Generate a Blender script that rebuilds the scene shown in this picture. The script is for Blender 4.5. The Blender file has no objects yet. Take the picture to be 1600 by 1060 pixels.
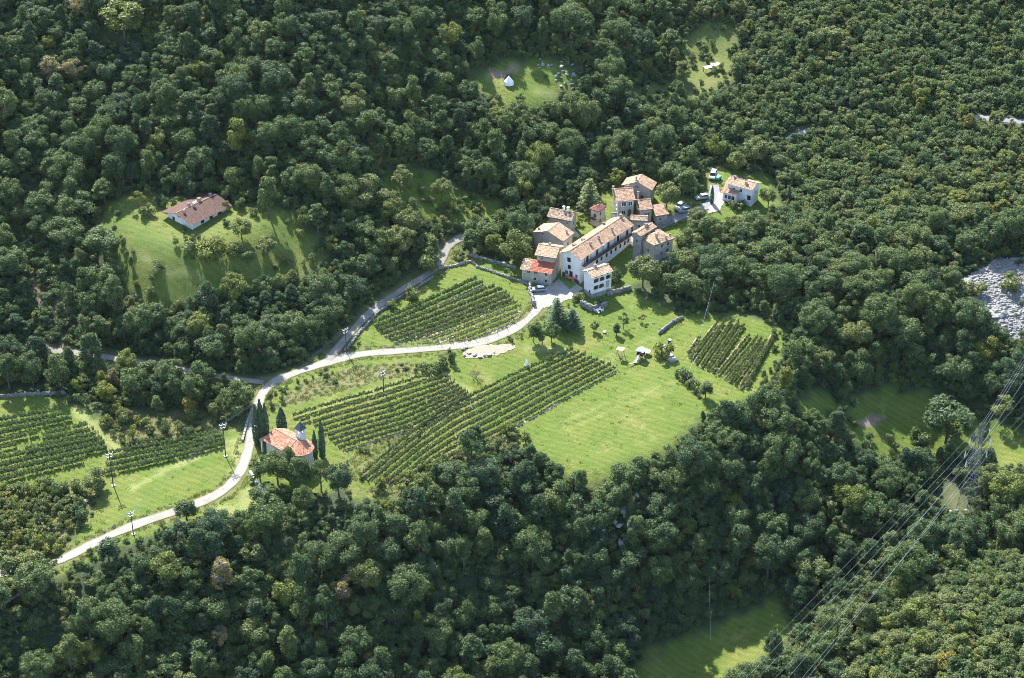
import bpy, math, random
import numpy as np
C = bpy.context.scene.collection
sc = bpy.context.scene
R = math.radians
# ---------------------------------------------------------------- camera, light, exposure
cam = bpy.data.objects.new('camera', bpy.data.cameras.new('camera'))
cam.location = (0, -430, 260); cam.rotation_euler = (R(90 - 31.2), 0, 0)
cam.data.angle = R(30); cam.data.clip_start = 1; cam.data.clip_end = 3000
C.objects.link(cam); sc.camera = cam
SUN_EL, SUN_AZ = 47.0, -23.0            # degrees; azimuth from +Y towards +X
w = bpy.data.worlds.new('World'); sc.world = w; w.use_nodes = True
wn = w.node_tree.nodes; bg = wn['Background']
sky = wn.new('ShaderNodeTexSky'); sky.sky_type = 'NISHITA'; sky.sun_disc = False
sky.sun_elevation = R(SUN_EL); sky.sun_rotation = R(SUN_AZ); sky.altitude = 400
w.node_tree.links.new(sky.outputs[0], bg.inputs[0]); bg.inputs[1].default_value = 0.15
sun = bpy.data.objects.new('sun', bpy.data.lights.new('sun', 'SUN'))
sun.data.energy = 4.9; sun.data.angle = R(0.5); sun.data.color = (1, .965, .90)
sun.rotation_euler = (R(90 - SUN_EL), 0, R(180 - SUN_AZ)); sun.location = (-100, 250, 300)
C.objects.link(sun)
sc.view_settings.view_transform = 'Standard'; sc.view_settings.look = 'None'
sc.view_settings.exposure = 1.62; sc.view_settings.gamma = 1; sc.view_settings.use_curve_mapping = False
sc.render.engine = 'CYCLES'; sc.cycles.use_denoising = True; sc.cycles.denoiser = 'OPENIMAGEDENOISE'; sc.cycles.denoising_input_passes = 'RGB_ALBEDO_NORMAL'; sc.cycles.denoising_prefilter = 'NONE'; sc.cycles.filter_width = .9
sc.cycles.max_bounces = 6; sc.cycles.diffuse_bounces = 3; sc.cycles.transmission_bounces = 4

# ---- lie of the land: height of the ground in metres at plan point (x, y) ----
EDGE=np.array([(-260,-150),(-150,-103),(-116,-89),(-96,-80),(-78,-69),(-57,-66),(-37,-63),(-16,-47),(3,-40),(19,-49),(31,-44),(48,-33),(63,-22),(71,-1),(82,10),(100,16),(150,14),(260,20)],float)
RFOOT=np.array([(30,-260),(44,-150),(52,-112),(73,-84),(98,-64),(150,-60),(260,-60)],float)
def _smooth(t):
    t=np.clip(t,0,1); return t*t*(3-2*t)
def _below(poly,x,y):
    """distance to the polyline, positive on its lower (right-hand) side"""
    best=np.full(np.shape(x),1e9); sgn=np.ones(np.shape(x))
    for (ax,ay),(bx,by) in zip(poly[:-1],poly[1:]):
        dx,dy=bx-ax,by-ay; L2=dx*dx+dy*dy
        t=np.clip(((x-ax)*dx+(y-ay)*dy)/L2,0,1)
        d=np.hypot(x-ax-t*dx,y-ay-t*dy)
        s=np.where(dx*(y-ay)-dy*(x-ax)<0,1.0,-1.0)
        m=d<best-1e-9; best=np.where(m,d,best); sgn=np.where(m,s,sgn)
    return best*sgn
def _soft(t,w): return w*np.logaddexp(0,t/w)
PADS=[(-88.0,37.0,12.0,30.0,17.5,.10)]
def ground(x,y):
    x=np.asarray(x,float); y=np.asarray(y,float); z=_raw(x,y)
    for px,py,r1,r2,z0,s in PADS:
        m=_smooth((r2-np.hypot(x-px,y-py))/(r2-r1)); z=z*(1-m)+(z0+s*(y-py))*m
    return z
def _raw(x,y):
    x=np.asarray(x,float); y=np.asarray(y,float)
    z=0.12*y+0.012*x
    foot=np.interp(x,[-200,-120,-75,-45,-15,25,70,120,200],[-8,0,-4,8,45,72,88,80,70])
    rise=np.interp(x,[-200,-60,0,60,200],[.34,.36,.30,.20,.22])
    z=z+rise*_soft(y-foot,7.0)
    d=_below(EDGE,x,y)
    z=z-np.interp(x,[-120,-40,40,80,130],[16,20,26,20,12])*_smooth((d-1)/48.0)
    r=_below(RFOOT,x,y)
    z=z+0.42*_soft(np.minimum(r,70)-3,5.0)
    z=z+2.6*np.sin(x*.075+.9*np.sin(y*.045)+.6)*_smooth((y-foot-14)/40)+1.6*np.sin(x*.14-y*.06+2.)*np.sin(y*.09+.5)*_smooth((y-foot-14)/40)
    z=z+0.9*np.sin(x*.071+1.3)*np.sin(y*.063+.4)+.45*np.sin(x*.17+y*.06)*np.sin(y*.15-x*.05+2.)*_smooth((y-75)/30+_smooth(d/20))
    return z

rng = np.random.default_rng(11); rnd = random.Random(5)
def gz(x, y): return float(ground(x, y))

# ---------------------------------------------------------------- materials
def mat(name):
    m = bpy.data.materials.new(name); m.use_nodes = True
    n = m.node_tree.nodes; return m, n, m.node_tree.links, n['Principled BSDF']
def noise(n, l, scale, detail=4, rough=.6, vec=None):
    t = n.new('ShaderNodeTexNoise'); t.inputs['Scale'].default_value = scale
    t.inputs['Detail'].default_value = detail; t.inputs['Roughness'].default_value = rough
    if vec is not None: l.new(vec, t.inputs['Vector'])
    return t
def ramp(n, l, src, stops):
    r = n.new('ShaderNodeValToRGB'); e = r.color_ramp.elements
    while len(e) < len(stops): e.new(.5)
    for k, (p, c) in enumerate(stops):
        e[k].position = p; e[k].color = (*c, 1) if len(c) == 3 else c
    l.new(src, r.inputs[0]); return r
def mix(n, l, fac, a, b, mode='MIX'):
    m = n.new('ShaderNodeMix'); m.data_type = 'RGBA'; m.blend_type = mode
    for s, v in ((m.inputs[0], fac), (m.inputs[6], a), (m.inputs[7], b)):
        if hasattr(v, 'links') or hasattr(v, 'is_output'): l.new(v, s)
        elif isinstance(v, tuple): s.default_value = (*v, 1)
        else: s.default_value = v
    return m.outputs[2]
def bump(n, l, bsdf, h, strength=.5, dist=.1):
    b = n.new('ShaderNodeBump'); b.inputs['Strength'].default_value = strength; b.inputs['Distance'].default_value = dist
    l.new(h, b.inputs['Height']); l.new(b.outputs[0], bsdf.inputs['Normal'])
def gpos(n): return n.new('ShaderNodeNewGeometry').outputs['Position']
def plain(name, col, rough=.7, metal=0, var=.25, scale=2.0, bmp=0.0):
    m, n, l, b = mat(name)
    t = noise(n, l, scale, 5, .65, gpos(n))
    r = ramp(n, l, t.outputs[0], [(.25, tuple(c * (1 - var) for c in col)), (.75, tuple(min(1, c * (1 + var)) for c in col))])
    l.new(r.outputs[0], b.inputs['Base Color']); b.inputs['Roughness'].default_value = rough; b.inputs['Metallic'].default_value = metal
    if bmp: bump(n, l, b, t.outputs[0], bmp, .05)
    return m
LEAF_STOPS = [(0, (.052, .092, .050)), (.22, (.082, .126, .050)), (.42, (.116, .156, .053)), (.6, (.155, .178, .062)), (.72, (.160, .195, .046)), (.83, (.195, .205, .034)), (.91, (.22, .185, .045)), (.96, (.34, .26, .05)), (1, (.22, .20, .17))]
def leaf_material(name, transl=.3, gloss=.45, shift=0.0, spec=.5):
    m, n, l, b = mat(name)
    a = n.new('ShaderNodeAttribute'); a.attribute_type = 'INSTANCER'; a.attribute_name = 'tint'
    oi = n.new('ShaderNodeObjectInfo')
    g = n.new('ShaderNodeNewGeometry')
    t = noise(n, l, .9, 3, .6, g.outputs['Position'])
    ad = n.new('ShaderNodeMath'); ad.operation = 'MULTIPLY_ADD'; l.new(t.outputs[0], ad.inputs[0]); ad.inputs[1].default_value = .26; ad.inputs[2].default_value = -.13 + shift
    s = n.new('ShaderNodeMath'); l.new(a.outputs['Fac'], s.inputs[0]); l.new(ad.outputs[0], s.inputs[1]); s.use_clamp = True
    r = ramp(n, l, s.outputs[0], LEAF_STOPS)
    # every leaf spray a little lighter or darker
    ri = n.new('ShaderNodeMapRange'); l.new(g.outputs['Random Per Island'], ri.inputs[0]); ri.inputs[3].default_value = .62; ri.inputs[4].default_value = 1.4
    h = n.new('ShaderNodeHueSaturation'); l.new(r.outputs[0], h.inputs['Color']); l.new(ri.outputs[0], h.inputs['Value'])
    l.new(h.outputs[0], b.inputs['Base Color'])
    b.inputs['Roughness'].default_value = gloss; b.inputs['Specular IOR Level'].default_value = spec
    tr = n.new('ShaderNodeBsdfTranslucent')
    tc = mix(n, l, .5, h.outputs[0], (.14, .21, .055), 'MIX')
    l.new(tc, tr.inputs[0])
    ms = n.new('ShaderNodeMixShader'); ms.inputs[0].default_value = transl
    l.new(b.outputs[0], ms.inputs[1]); l.new(tr.outputs[0], ms.inputs[2]); l.new(ms.outputs[0], n['Material Output'].inputs[0])
    return m
M = {}
M['leaf'] = leaf_material('leaves', .36, .6, 0, .25)
M['vine'] = leaf_material('vine_leaves', .34, .55, .17, .25)
M['needle'] = leaf_material('needles', .08, .65, 0, .2)
GRASS_STOPS = [(0, (.080, .128, .020)), (.45, (.108, .150, .025)), (.75, (.15, .165, .045)), (1, (.24, .21, .10))]
_ls = LEAF_STOPS; LEAF_STOPS = GRASS_STOPS; M['grass'] = leaf_material('grass_blades', .35, .7, 0, .15); LEAF_STOPS = _ls
M['bark'] = plain('bark', (.09, .075, .06), .9, 0, .4, 6, .4)
M['dead'] = plain('bare_twigs', (.20, .17, .14), .9, 0, .3, 6)
M['road'] = plain('pale_gravel', (.28, .265, .24), .95, 0, .16, 1.3, .3)
def road_mat(name, col, verge, centre):
    m, n, l, b = mat(name); p = gpos(n)
    a = n.new('ShaderNodeAttribute'); a.attribute_name = 'across'
    t = noise(n, l, 1.6, 5, .7, p); t2 = noise(n, l, .22, 4, .6, p)
    r = ramp(n, l, t.outputs[0], [(.3, tuple(c * .78 for c in col)), (.7, tuple(c * 1.12 for c in col))])
    r2 = ramp(n, l, t2.outputs[0], [(.35, (.74, .73, .70)), (.65, (1.05, 1.04, 1.02))])
    base = mix(n, l, 1.0, r.outputs[0], r2.outputs[0], 'MULTIPLY')
    ab = n.new('ShaderNodeMath'); ab.operation = 'ABSOLUTE'; l.new(a.outputs['Fac'], ab.inputs[0])
    ad = n.new('ShaderNodeMath'); ad.operation = 'MULTIPLY_ADD'; l.new(t.outputs[0], ad.inputs[0]); ad.inputs[1].default_value = .7; l.new(ab.outputs[0], ad.inputs[2])
    vr = ramp(n, l, ad.outputs[0], [(0, (.45 * centre,) * 3), (.42, (0, 0, 0)), (1.0, (0, 0, 0))]); vr2 = n.new('ShaderNodeMapRange'); l.new(ad.outputs[0], vr2.inputs[0]); vr2.inputs[1].default_value = 1.02; vr2.inputs[2].default_value = 1.28
    c = mix(n, l, vr.outputs[0], base, (.17, .165, .10)); c = mix(n, l, vr2.outputs[0], c, verge)
    l.new(c, b.inputs['Base Color']); b.inputs['Roughness'].default_value = .95; bump(n, l, b, t.outputs[0], .4, .06); return m
M['roadstrip'] = road_mat('gravel_with_verges', (.30, .283, .25), (.13, .135, .05), .6)
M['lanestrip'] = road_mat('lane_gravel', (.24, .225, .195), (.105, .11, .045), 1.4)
M['asphalt'] = plain('old_asphalt', (.19, .19, .19), .9, 0, .2, .8, .2)
M['soil'] = plain('dry_soil', (.30, .24, .165), .95, 0, .35, 1.5, .5)
M['sand'] = plain('pale_sand', (.27, .215, .155), .95, 0, .4, 1.6, .6)
M['lime'] = plain('limestone', (.25, .243, .23), .9, 0, .3, 1.2, .6)
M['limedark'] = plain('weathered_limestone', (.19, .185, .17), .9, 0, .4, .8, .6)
M['white'] = plain('white_paint', (.78, .78, .77), .6, 0, .04, 1)
M['wood'] = plain('dark_wood', (.07, .045, .03), .8, 0, .35, 5, .2)
M['paleWood'] = plain('pale_wood', (.42, .29, .14), .7, 0, .25, 5, .2)
M['pylon'] = plain('weathered_steel', (.13, .14, .14), .7, .2, .15, 3)
M['scree'] = plain('scree_stone', (.22, .215, .205), .95, 0, .4, .7, .5)
M['steel'] = plain('galvanised_steel', (.30, .31, .32), .55, .6, .15, 3)
M['wire'] = plain('aluminium_wire', (.38, .39, .40), .5, .35, .05, 1)
M['pole'] = plain('tarred_pole', (.035, .032, .03), .8, 0, .3, 4)
M['ceramic'] = plain('insulator_ceramic', (.42, .45, .44), .3, 0, .05, 3)
M['slate'] = plain('slate', (.05, .052, .065), .6, 0, .3, 4, .3)
M['rubber'] = plain('rubber', (.02, .02, .02), .8, 0, .2, 4)
M['red'] = plain('faded_red', (.42, .11, .06), .7, 0, .2, 3)
M['blue'] = plain('blue_plastic', (.04, .10, .32), .5, 0, .1, 3)
M['darkroof'] = plain('dark_canvas', (.03, .045, .05), .7, 0, .2, 3)
M['iron'] = plain('dark_metal', (.04, .045, .05), .5, .5, .2, 3)
M['shutter'] = plain('brown_shutter', (.055, .042, .035), .7, 0, .2, 6)
M['shutterg'] = plain('grey_shutter', (.30, .31, .32), .7, 0, .15, 6)
def glass():
    m, n, l, b = mat('window_glass'); b.inputs['Base Color'].default_value = (.02, .025, .03, 1); b.inputs['Roughness'].default_value = .12; return m
M['glass'] = glass()
def plaster(name, col, stain, amt=.5):
    m, n, l, b = mat(name); p = gpos(n)
    t = noise(n, l, .55, 6, .7, p); t2 = noise(n, l, 5, 4, .6, p)
    r = ramp(n, l, t.outputs[0], [(.38, stain), (.38 + .3 * (1 - amt) + .08, col)])
    r2 = ramp(n, l, t2.outputs[0], [(.3, (.86, .86, .86)), (.7, (1, 1, 1))])
    l.new(mix(n, l, 1.0, r.outputs[0], r2.outputs[0], 'MULTIPLY'), b.inputs['Base Color']); b.inputs['Roughness'].default_value = .9
    bump(n, l, b, t2.outputs[0], .25, .03); return m
M['whitewall'] = plaster('whitewash', (.76, .76, .76), (.62, .61, .585), .2)
M['creamwall'] = plaster('cream_render', (.58, .54, .47), (.42, .37, .31), .5)
M['pinkwall'] = plaster('pink_render', (.56, .43, .34), (.40, .31, .25), .6)
M['greywall'] = plaster('grey_render', (.39, .36, .32), (.28, .255, .225), .6)
def rubble(name, c1, c2, c3, scale=1.9):
    m, n, l, b = mat(name); p = gpos(n)
    v = n.new('ShaderNodeTexVoronoi'); v.inputs['Scale'].default_value = scale; l.new(p, v.inputs['Vector'])
    sx = n.new('ShaderNodeSeparateColor'); l.new(v.outputs['Color'], sx.inputs[0])
    r = ramp(n, l, sx.outputs[0], [(0, c1), (.5, c2), (1, c3)])
    t = noise(n, l, .5, 5, .7, p); r2 = ramp(n, l, t.outputs[0], [(.3, (.72, .70, .68)), (.7, (1, 1, 1))])
    l.new(mix(n, l, 1.0, r.outputs[0], r2.outputs[0], 'MULTIPLY'), b.inputs['Base Color'])
    b.inputs['Roughness'].default_value = .95; bump(n, l, b, v.outputs['Distance'], .5, .08); return m
M['stone'] = rubble('rubble_stone', (.31, .275, .23), (.40, .36, .30), (.45, .415, .355))
M['stonegrey'] = rubble('grey_rubble', (.20, .19, .18), (.28, .265, .25), (.34, .33, .31))
def tile_mat():
    m, n, l, b = mat('clay_tiles')
    a = n.new('ShaderNodeAttribute'); a.attribute_name = 'col'
    t = noise(n, l, 1.1, 6, .75, gpos(n)); r = ramp(n, l, t.outputs[0], [(.3, (.62, .60, .58)), (.62, (1.05, 1.03, 1.0))])
    l.new(mix(n, l, 1.0, a.outputs[0], r.outputs[0], 'MULTIPLY'), b.inputs['Base Color']); b.inputs['Roughness'].default_value = .85; return m
M['tile'] = tile_mat()
M['eave'] = plain('eave_boards', (.16, .12, .09), .9, 0, .3, 4)
def carpaint(name, c):
    m, n, l, b = mat(name); b.inputs['Base Color'].default_value = (*c, 1); b.inputs['Roughness'].default_value = .25; b.inputs['Coat Weight'].default_value = .5; return m

# ---------------------------------------------------------------- object helpers
def link(o, parent=None):
    C.objects.link(o)
    if parent is not None: o.parent = parent
    return o
def tag(o, label=None, cat=None, group=None, kind=None):
    for k, v in (('label', label), ('category', cat), ('group', group), ('kind', kind)):
        if v: o[k] = v
    return o
def empty(name, loc, rz=0):
    o = bpy.data.objects.new(name, None); o.location = loc; o.rotation_euler = (0, 0, rz); o.empty_display_size = .5
    return link(o)
def mesh_np(name, verts, faces, mats, mi=None, attrs=None, smooth=False):
    """verts (N,3); faces: (M,k) array"""
    me = bpy.data.meshes.new(name); verts = np.asarray(verts, np.float32); faces = np.asarray(faces, np.int32)
    me.vertices.add(len(verts)); me.vertices.foreach_set('co', verts.ravel())
    k = faces.shape[1]
    me.loops.add(faces.size); me.loops.foreach_set('vertex_index', faces.ravel())
    me.polygons.add(len(faces)); me.polygons.foreach_set('loop_start', np.arange(0, faces.size, k, dtype=np.int32))
    for m in (mats if isinstance(mats, list) else [mats]): me.materials.append(m)
    if mi is not None: me.polygons.foreach_set('material_index', np.asarray(mi, np.int32))
    for nm, (dom, typ, data) in (attrs or {}).items():
        a = me.attributes.new(nm, typ, dom)
        a.data.foreach_set({'FLOAT': 'value', 'FLOAT_COLOR': 'color', 'INT': 'value', 'FLOAT_VECTOR': 'vector'}[typ], np.asarray(data).ravel())
    me.update(calc_edges=True); me.validate()
    if smooth: me.polygons.foreach_set('use_smooth', np.ones(len(faces), bool))
    return me
class MB:
    """collects polygons into one mesh"""
    def __init__(s): s.v = []; s.f = []
    def poly(s, pts):
        i = len(s.v); s.v += [tuple(p) for p in pts]; s.f.append(tuple(range(i, i + len(pts)))); return s
    def box(s, x0, y0, z0, x1, y1, z1, rz=0, o=(0, 0, 0)):
        i = len(s.v); c, sn = math.cos(rz), math.sin(rz)
        for z in (z0, z1):
            for x, y in ((x0, y0), (x1, y0), (x1, y1), (x0, y1)):
                s.v.append((o[0] + c * x - sn * y, o[1] + sn * x + c * y, o[2] + z))
        s.f += [tuple(i + k for k in q) for q in ((0, 3, 2, 1), (4, 5, 6, 7), (0, 1, 5, 4), (1, 2, 6, 5), (2, 3, 7, 6), (3, 0, 4, 7))]; return s
    def tube(s, a, b, r0, r1=None, k=6, cap=True):
        r1 = r0 if r1 is None else r1
        a = np.array(a, float); b = np.array(b, float); d = b - a; d /= max(np.linalg.norm(d), 1e-6)
        u = np.cross(d, (0, 0, 1) if abs(d[2]) < .9 else (1, 0, 0)); u /= np.linalg.norm(u); w_ = np.cross(d, u)
        i = len(s.v)
        for p, r in ((a, r0), (b, r1)):
            for q in range(k):
                t = 2 * math.pi * q / k; s.v.append(tuple(p + r * (math.cos(t) * u + math.sin(t) * w_)))
        for q in range(k): s.f.append((i + q, i + (q + 1) % k, i + k + (q + 1) % k, i + k + q))
        if cap: s.f.append(tuple(i + q for q in range(k))[::-1]); s.f.append(tuple(i + k + q for q in range(k)))
        return s
    def lathe(s, prof, k=10, o=(0, 0, 0)):
        i = len(s.v)
        for r, z in prof:
            for q in range(k): t = 2 * math.pi * q / k; s.v.append((o[0] + r * math.cos(t), o[1] + r * math.sin(t), o[2] + z))
        for j in range(len(prof) - 1):
            for q in range(k): s.f.append((i + j * k + q, i + j * k + (q + 1) % k, i + (j + 1) * k + (q + 1) % k, i + (j + 1) * k + q))
        s.f.append(tuple(i + q for q in range(k))[::-1]); s.f.append(tuple(i + (len(prof) - 1) * k + q for q in range(k))); return s
    def build(s, name, m, parent=None, smooth=False):
        me = bpy.data.meshes.new(name); me.from_pydata(s.v, [], s.f); me.materials.append(m); me.update()
        if smooth:
            for p in me.polygons: p.use_smooth = True
        return link(bpy.data.objects.new(name, me), parent)
def copy_tree(o, parent=None):
    c = o.copy(); C.objects.link(c)
    if parent is not None: c.parent = parent
    for ch in list(o.children): copy_tree(ch, c)
    return c
def inside(poly, x, y):
    x = np.asarray(x, float); y = np.asarray(y, float); r = np.zeros(np.broadcast(x, y).shape, bool); n = len(poly)
    for i in range(n):
        (ax, ay), (bx, by) = poly[i], poly[(i + 1) % n]
        if ay == by: continue
        r ^= ((ay > y) != (by > y)) & (x < (bx - ax) * (y - ay) / (by - ay) + ax)
    return r
def dist_line(pts, x, y):
    best = np.full(np.shape(x), 1e9)
    for (ax, ay), (bx, by) in zip(pts[:-1], pts[1:]):
        dx, dy = bx - ax, by - ay; t = np.clip(((x - ax) * dx + (y - ay) * dy) / (dx * dx + dy * dy + 1e-9), 0, 1)
        best = np.minimum(best, np.hypot(x - ax - t * dx, y - ay - t * dy))
    return best
def dist_poly(poly, x, y):
    """signed: negative inside"""
    d = dist_line(list(poly) + [poly[0]], x, y); return np.where(inside(poly, x, y), -d, d)
def resample(pts, step):
    pts = np.array(pts, float); seg = np.hypot(*(pts[1:] - pts[:-1]).T); s = np.r_[0, np.cumsum(seg)]
    n = max(2, int(s[-1] / step) + 1); t = np.linspace(0, s[-1], n)
    return np.c_[np.interp(t, s, pts[:, 0]), np.interp(t, s, pts[:, 1])]
def smooth_line(pts, step=1.0):
    p = resample(pts, step); k = 5
    for _ in range(2):
        q = np.vstack([np.repeat(p[:1], k, 0), p, np.repeat(p[-1:], k, 0)])
        p2 = np.stack([np.convolve(q[:, i], np.ones(2 * k + 1) / (2 * k + 1), 'valid') for i in (0, 1)], 1); p2[0] = p[0]; p2[-1] = p[-1]; p = p2
    return p

# ---------------------------------------------------------------- ground plan (metres)
ROADS = {
 'main': ([(-122.59,-85.65), (-116.43,-83.53), (-108.30,-83.54), (-103.56,-81.27), (-96.42,-75.53), (-88.37,-70.01), (-79.98,-65.81), (-71.58,-60.70), (-67.88,-57.25), (-65.59,-51.76), (-64.71,-44.32), (-64.49,-37.66), (-64.31,-30.41), (-64.06,-23.55), (-62.81,-18.19), (-59.10,-15.88), (-52.78,-12.77), (-46.46,-9.13), (-40.01,-6.26), (-30.06,-5.16), (-16.73,-3.83), (-8.38,-2.52), (-1.68,0.85), (3.73,5.62), (6.84,10.37), (8.62,15.90), (12.49,20.00)], 2.8),
 'upper': ([(-47.78,-9.12), (-45.21,-3.45), (-42.60,2.63), (-38.53,10.90), (-32.89,17.89), (-27.92,23.37), (-22.83,27.54), (-19.78,31.39), (-18.45,34.68), (-19.43,38.14), (-17.38,41.81), (-13.49,44.29)], 2.3),
 'forest': ([(-140.67,-3.36), (-133.86,-4.00), (-123.82,-3.99), (-116.88,-5.32), (-108.24,-6.98), (-99.60,-8.97), (-89.32,-11.34), (-77.33,-14.78), (-63.52,-17.65)], 2.1),
 'lane': ([(33.23,42.87), (36.64,46.33), (41.75,50.29), (47.43,53.97), (52.19,56.64), (55.96,57.92), (58.71,62.38), (58.93,69.45)], 3.0),
 'far': ([(139.38,99.09), (146.98,98.37), (156.03,95.68)], 2.2),
 'path': ([(82.36,92.55), (85.84,94.61), (89.25,95.99)], 1.4),
}
PLAZA = [(5.55,19.89), (10.78,21.70), (14.02,26.60), (16.26,24.90), (19.10,20.35), (16.56,16.18), (12.37,13.75), (8.56,11.47), (6.19,14.76)]
DRIVE = [(56.15,60.39), (58.98,65.58), (61.60,65.74), (61.69,62.55), (59.35,56.79), (56.31,55.48)]
DIRT = [(-13.01,-6.01), (-9.21,-3.52), (0.00,-2.99), (1.34,-4.26), (-2.00,-6.44), (-7.97,-8.37), (-11.96,-8.34)]
BEDS = [[(87.97,-23.51), (92.76,-18.31), (96.19,-18.35), (91.00,-23.89)], [(-10.66,106.29), (0.00,111.60), (2.93,110.81), (-6.20,105.20)]]
HALL = [(-113.58,42.09), (-104.28,46.47), (-65.24,39.05), (-56.66,35.75), (-52.49,29.96), (-50.45,24.89), (-56.90,18.53), (-65.19,15.64), (-79.87,9.25), (-95.12,8.17), (-103.57,14.30), (-111.86,30.86)]
MAIN = [(-66.12,-19.47), (-59.22,-14.61), (-47.51,-6.16), (-43.19,3.84), (-37.79,13.00), (-28.01,25.59), (-21.22,32.32), (-20.69,38.87), (-15.74,40.31), (-10.66,35.46), (0.00,33.39), (5.71,38.48), (8.38,52.62), (15.46,59.44), (22.52,61.73), (26.77,66.90), (32.51,70.71), (39.62,71.04), (44.41,64.08), (54.63,62.22), (57.52,77.49), (61.41,78.76), (75.29,75.57), (78.01,57.76), (59.88,50.12), (50.80,50.11), (45.12,40.71), (41.22,29.39), (32.21,21.86), (36.33,17.49), (45.43,11.66), (56.45,10.41), (67.14,6.73), (72.07,0.87), (69.59,-12.26), (62.06,-26.02), (55.97,-30.74), (48.55,-33.38), (39.12,-44.20), (28.63,-51.26), (19.17,-57.03), (10.85,-50.75), (1.57,-42.66), (-8.62,-44.06), (-15.52,-49.65), (-24.45,-58.79), (-34.89,-63.06), (-41.40,-56.68), (-44.01,-58.75), (-51.09,-59.96), (-59.03,-56.89), (-61.98,-50.75), (-58.86,-63.02), (-70.64,-68.15), (-77.80,-70.53), (-88.80,-76.55), (-95.49,-80.84), (-106.02,-87.70), (-120.31,-89.25), (-122.26,-80.52), (-108.71,-81.45), (-102.36,-75.73), (-101.48,-68.25), (-99.27,-59.35), (-108.72,-57.97), (-125.88,-63.90), (-135.02,-21.73), (-120.34,-21.85), (-112.41,-25.32), (-106.41,-27.44), (-94.36,-42.64), (-79.44,-36.60), (-68.20,-34.43), (-66.37,-27.77)]
SCRUB = [(-127.22,-57.63), (-109.35,-54.62), (-99.48,-58.19), (-101.64,-71.51), (-105.70,-81.71), (-121.80,-82.60)]
GARDEN = [(-103.92,-32.65), (-98.27,-28.18), (-80.55,-28.28), (-72.44,-28.50), (-66.37,-27.77), (-68.20,-34.43), (-79.44,-36.60), (-94.36,-42.64)]
UPPER = [(-12.58,105.75), (-1.96,114.01), (9.79,114.24), (18.52,110.05), (20.41,106.79), (14.46,99.48), (5.75,95.04), (-2.87,93.66), (-10.57,99.29)]
STRIP = [(52.50,125.09), (54.91,138.23), (62.42,144.81), (71.15,143.85), (70.99,131.04), (67.18,118.97), (62.36,115.53), (61.35,109.86), (51.09,109.70), (44.95,105.97), (36.09,105.85), (34.80,107.93), (46.88,118.46), (51.36,119.85)]
RMEAD = [(84.61,-23.01), (88.98,-15.52), (97.54,-10.74), (106.61,-11.67), (115.68,-17.40), (118.47,-20.45), (133.26,-27.59), (129.77,-44.30), (122.84,-40.36), (117.04,-29.59), (104.41,-28.76), (97.31,-31.96), (88.68,-33.77)]
LOWMEAD = [(28.44,-91.57), (32.08,-86.99), (41.42,-81.64), (53.08,-76.85), (63.44,-71.30), (66.15,-81.48), (56.37,-90.33), (49.97,-96.14), (27.08,-98.58)]
RAVLAWN = [(71.32,-28.47), (74.53,-22.00), (80.88,-17.00), (83.60,-20.01), (78.38,-28.15)]
TOPLAWN = [(-36.32,57.81), (-25.72,64.44), (-14.70,61.35), (-3.68,60.12), (-1.82,51.20), (-19.84,47.50), (-36.00,49.98)]
GULLY = [(-91.34,-75.60), (-97.18,-79.69), (-102.45,-88.13), (-113.14,-104.36), (-117.79,-109.66), (-116.90,-115.33), (-106.66,-111.21), (-98.92,-101.90), (-89.87,-89.49), (-84.44,-78.07)]
GULLY2 = [(-49.64,-68.02), (-38.89,-59.86), (-35.93,-66.01), (-45.97,-78.56), (-54.81,-78.57), (-56.60,-74.32)]
CUT = [(-139.09,46.34), (-131.66,47.32), (-125.43,31.00), (-117.69,12.17), (-114.33,-2.58), (-124.97,-2.31), (-130.68,18.31), (-137.04,34.16)]
SCREE = [(122.77,24.49), (133.55,33.01), (145.43,34.96), (137.90,-1.41), (129.21,1.80), (123.60,11.45)]
PYLON = (111.72,-51.73)
PYCLEAR = [(105.70,-42.24), (110.40,-38.64), (112.43,-44.63), (112.34,-53.28), (108.40,-51.43)]
RIVER = [(54.31,-55.41), (64.07,-51.99), (75.43,-50.41)]
LAWNS = [HALL, MAIN, UPPER, STRIP, RMEAD, LOWMEAD, RAVLAWN, TOPLAWN]

# ---------------------------------------------------------------- terrain mesh
def grid_axis(a, b, fa, fb, fine, coarse):
    return np.r_[np.arange(a, fa, coarse), np.arange(fa, fb, fine), np.arange(fb, b, coarse)]
gx = grid_axis(-300, 301, -135, 125, .8, 3.0); gy = grid_axis(-230, 330, -100, 75, .8, 3.0)
X, Y = np.meshgrid(gx, gy); Z = ground(X, Y)
def soft(d, w=1.2): return np.clip(.5 - d / (2 * w), 0, 1)
wob = 1.2 * (np.sin(X * .9 + 1.3 * np.sin(Y * .7)) * np.sin(Y * .83 + X * .31))
lawn = np.zeros_like(X)
for p in LAWNS: lawn = np.maximum(lawn, soft(dist_poly(p, X, Y) + wob, 1.5))
rough = np.maximum(soft(dist_poly(SCRUB, X, Y) + wob, 2), soft(dist_poly(GARDEN, X, Y) + wob, 2))
BANK = [(-61.14,-28.25), (-53.91,-18.73), (-39.66,-11.58), (-26.50,-10.18), (-16.54,-10.92), (-18.12,-13.54), (-29.51,-16.47), (-42.24,-21.86), (-53.23,-26.45)]
rough = np.maximum(rough, .9 * soft(dist_poly(BANK, X, Y) + wob, 1.5))
BANK2 = [(-40.99,-51.36), (-37.60,-43.72), (-25.39,-36.02), (-10.49,-26.31), (-17.57,-32.39), (-32.48,-51.43), (-36.86,-55.68)]
rough = np.maximum(rough, .45 * soft(dist_poly(BANK2, X, Y) + wob, 1.5))
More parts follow.
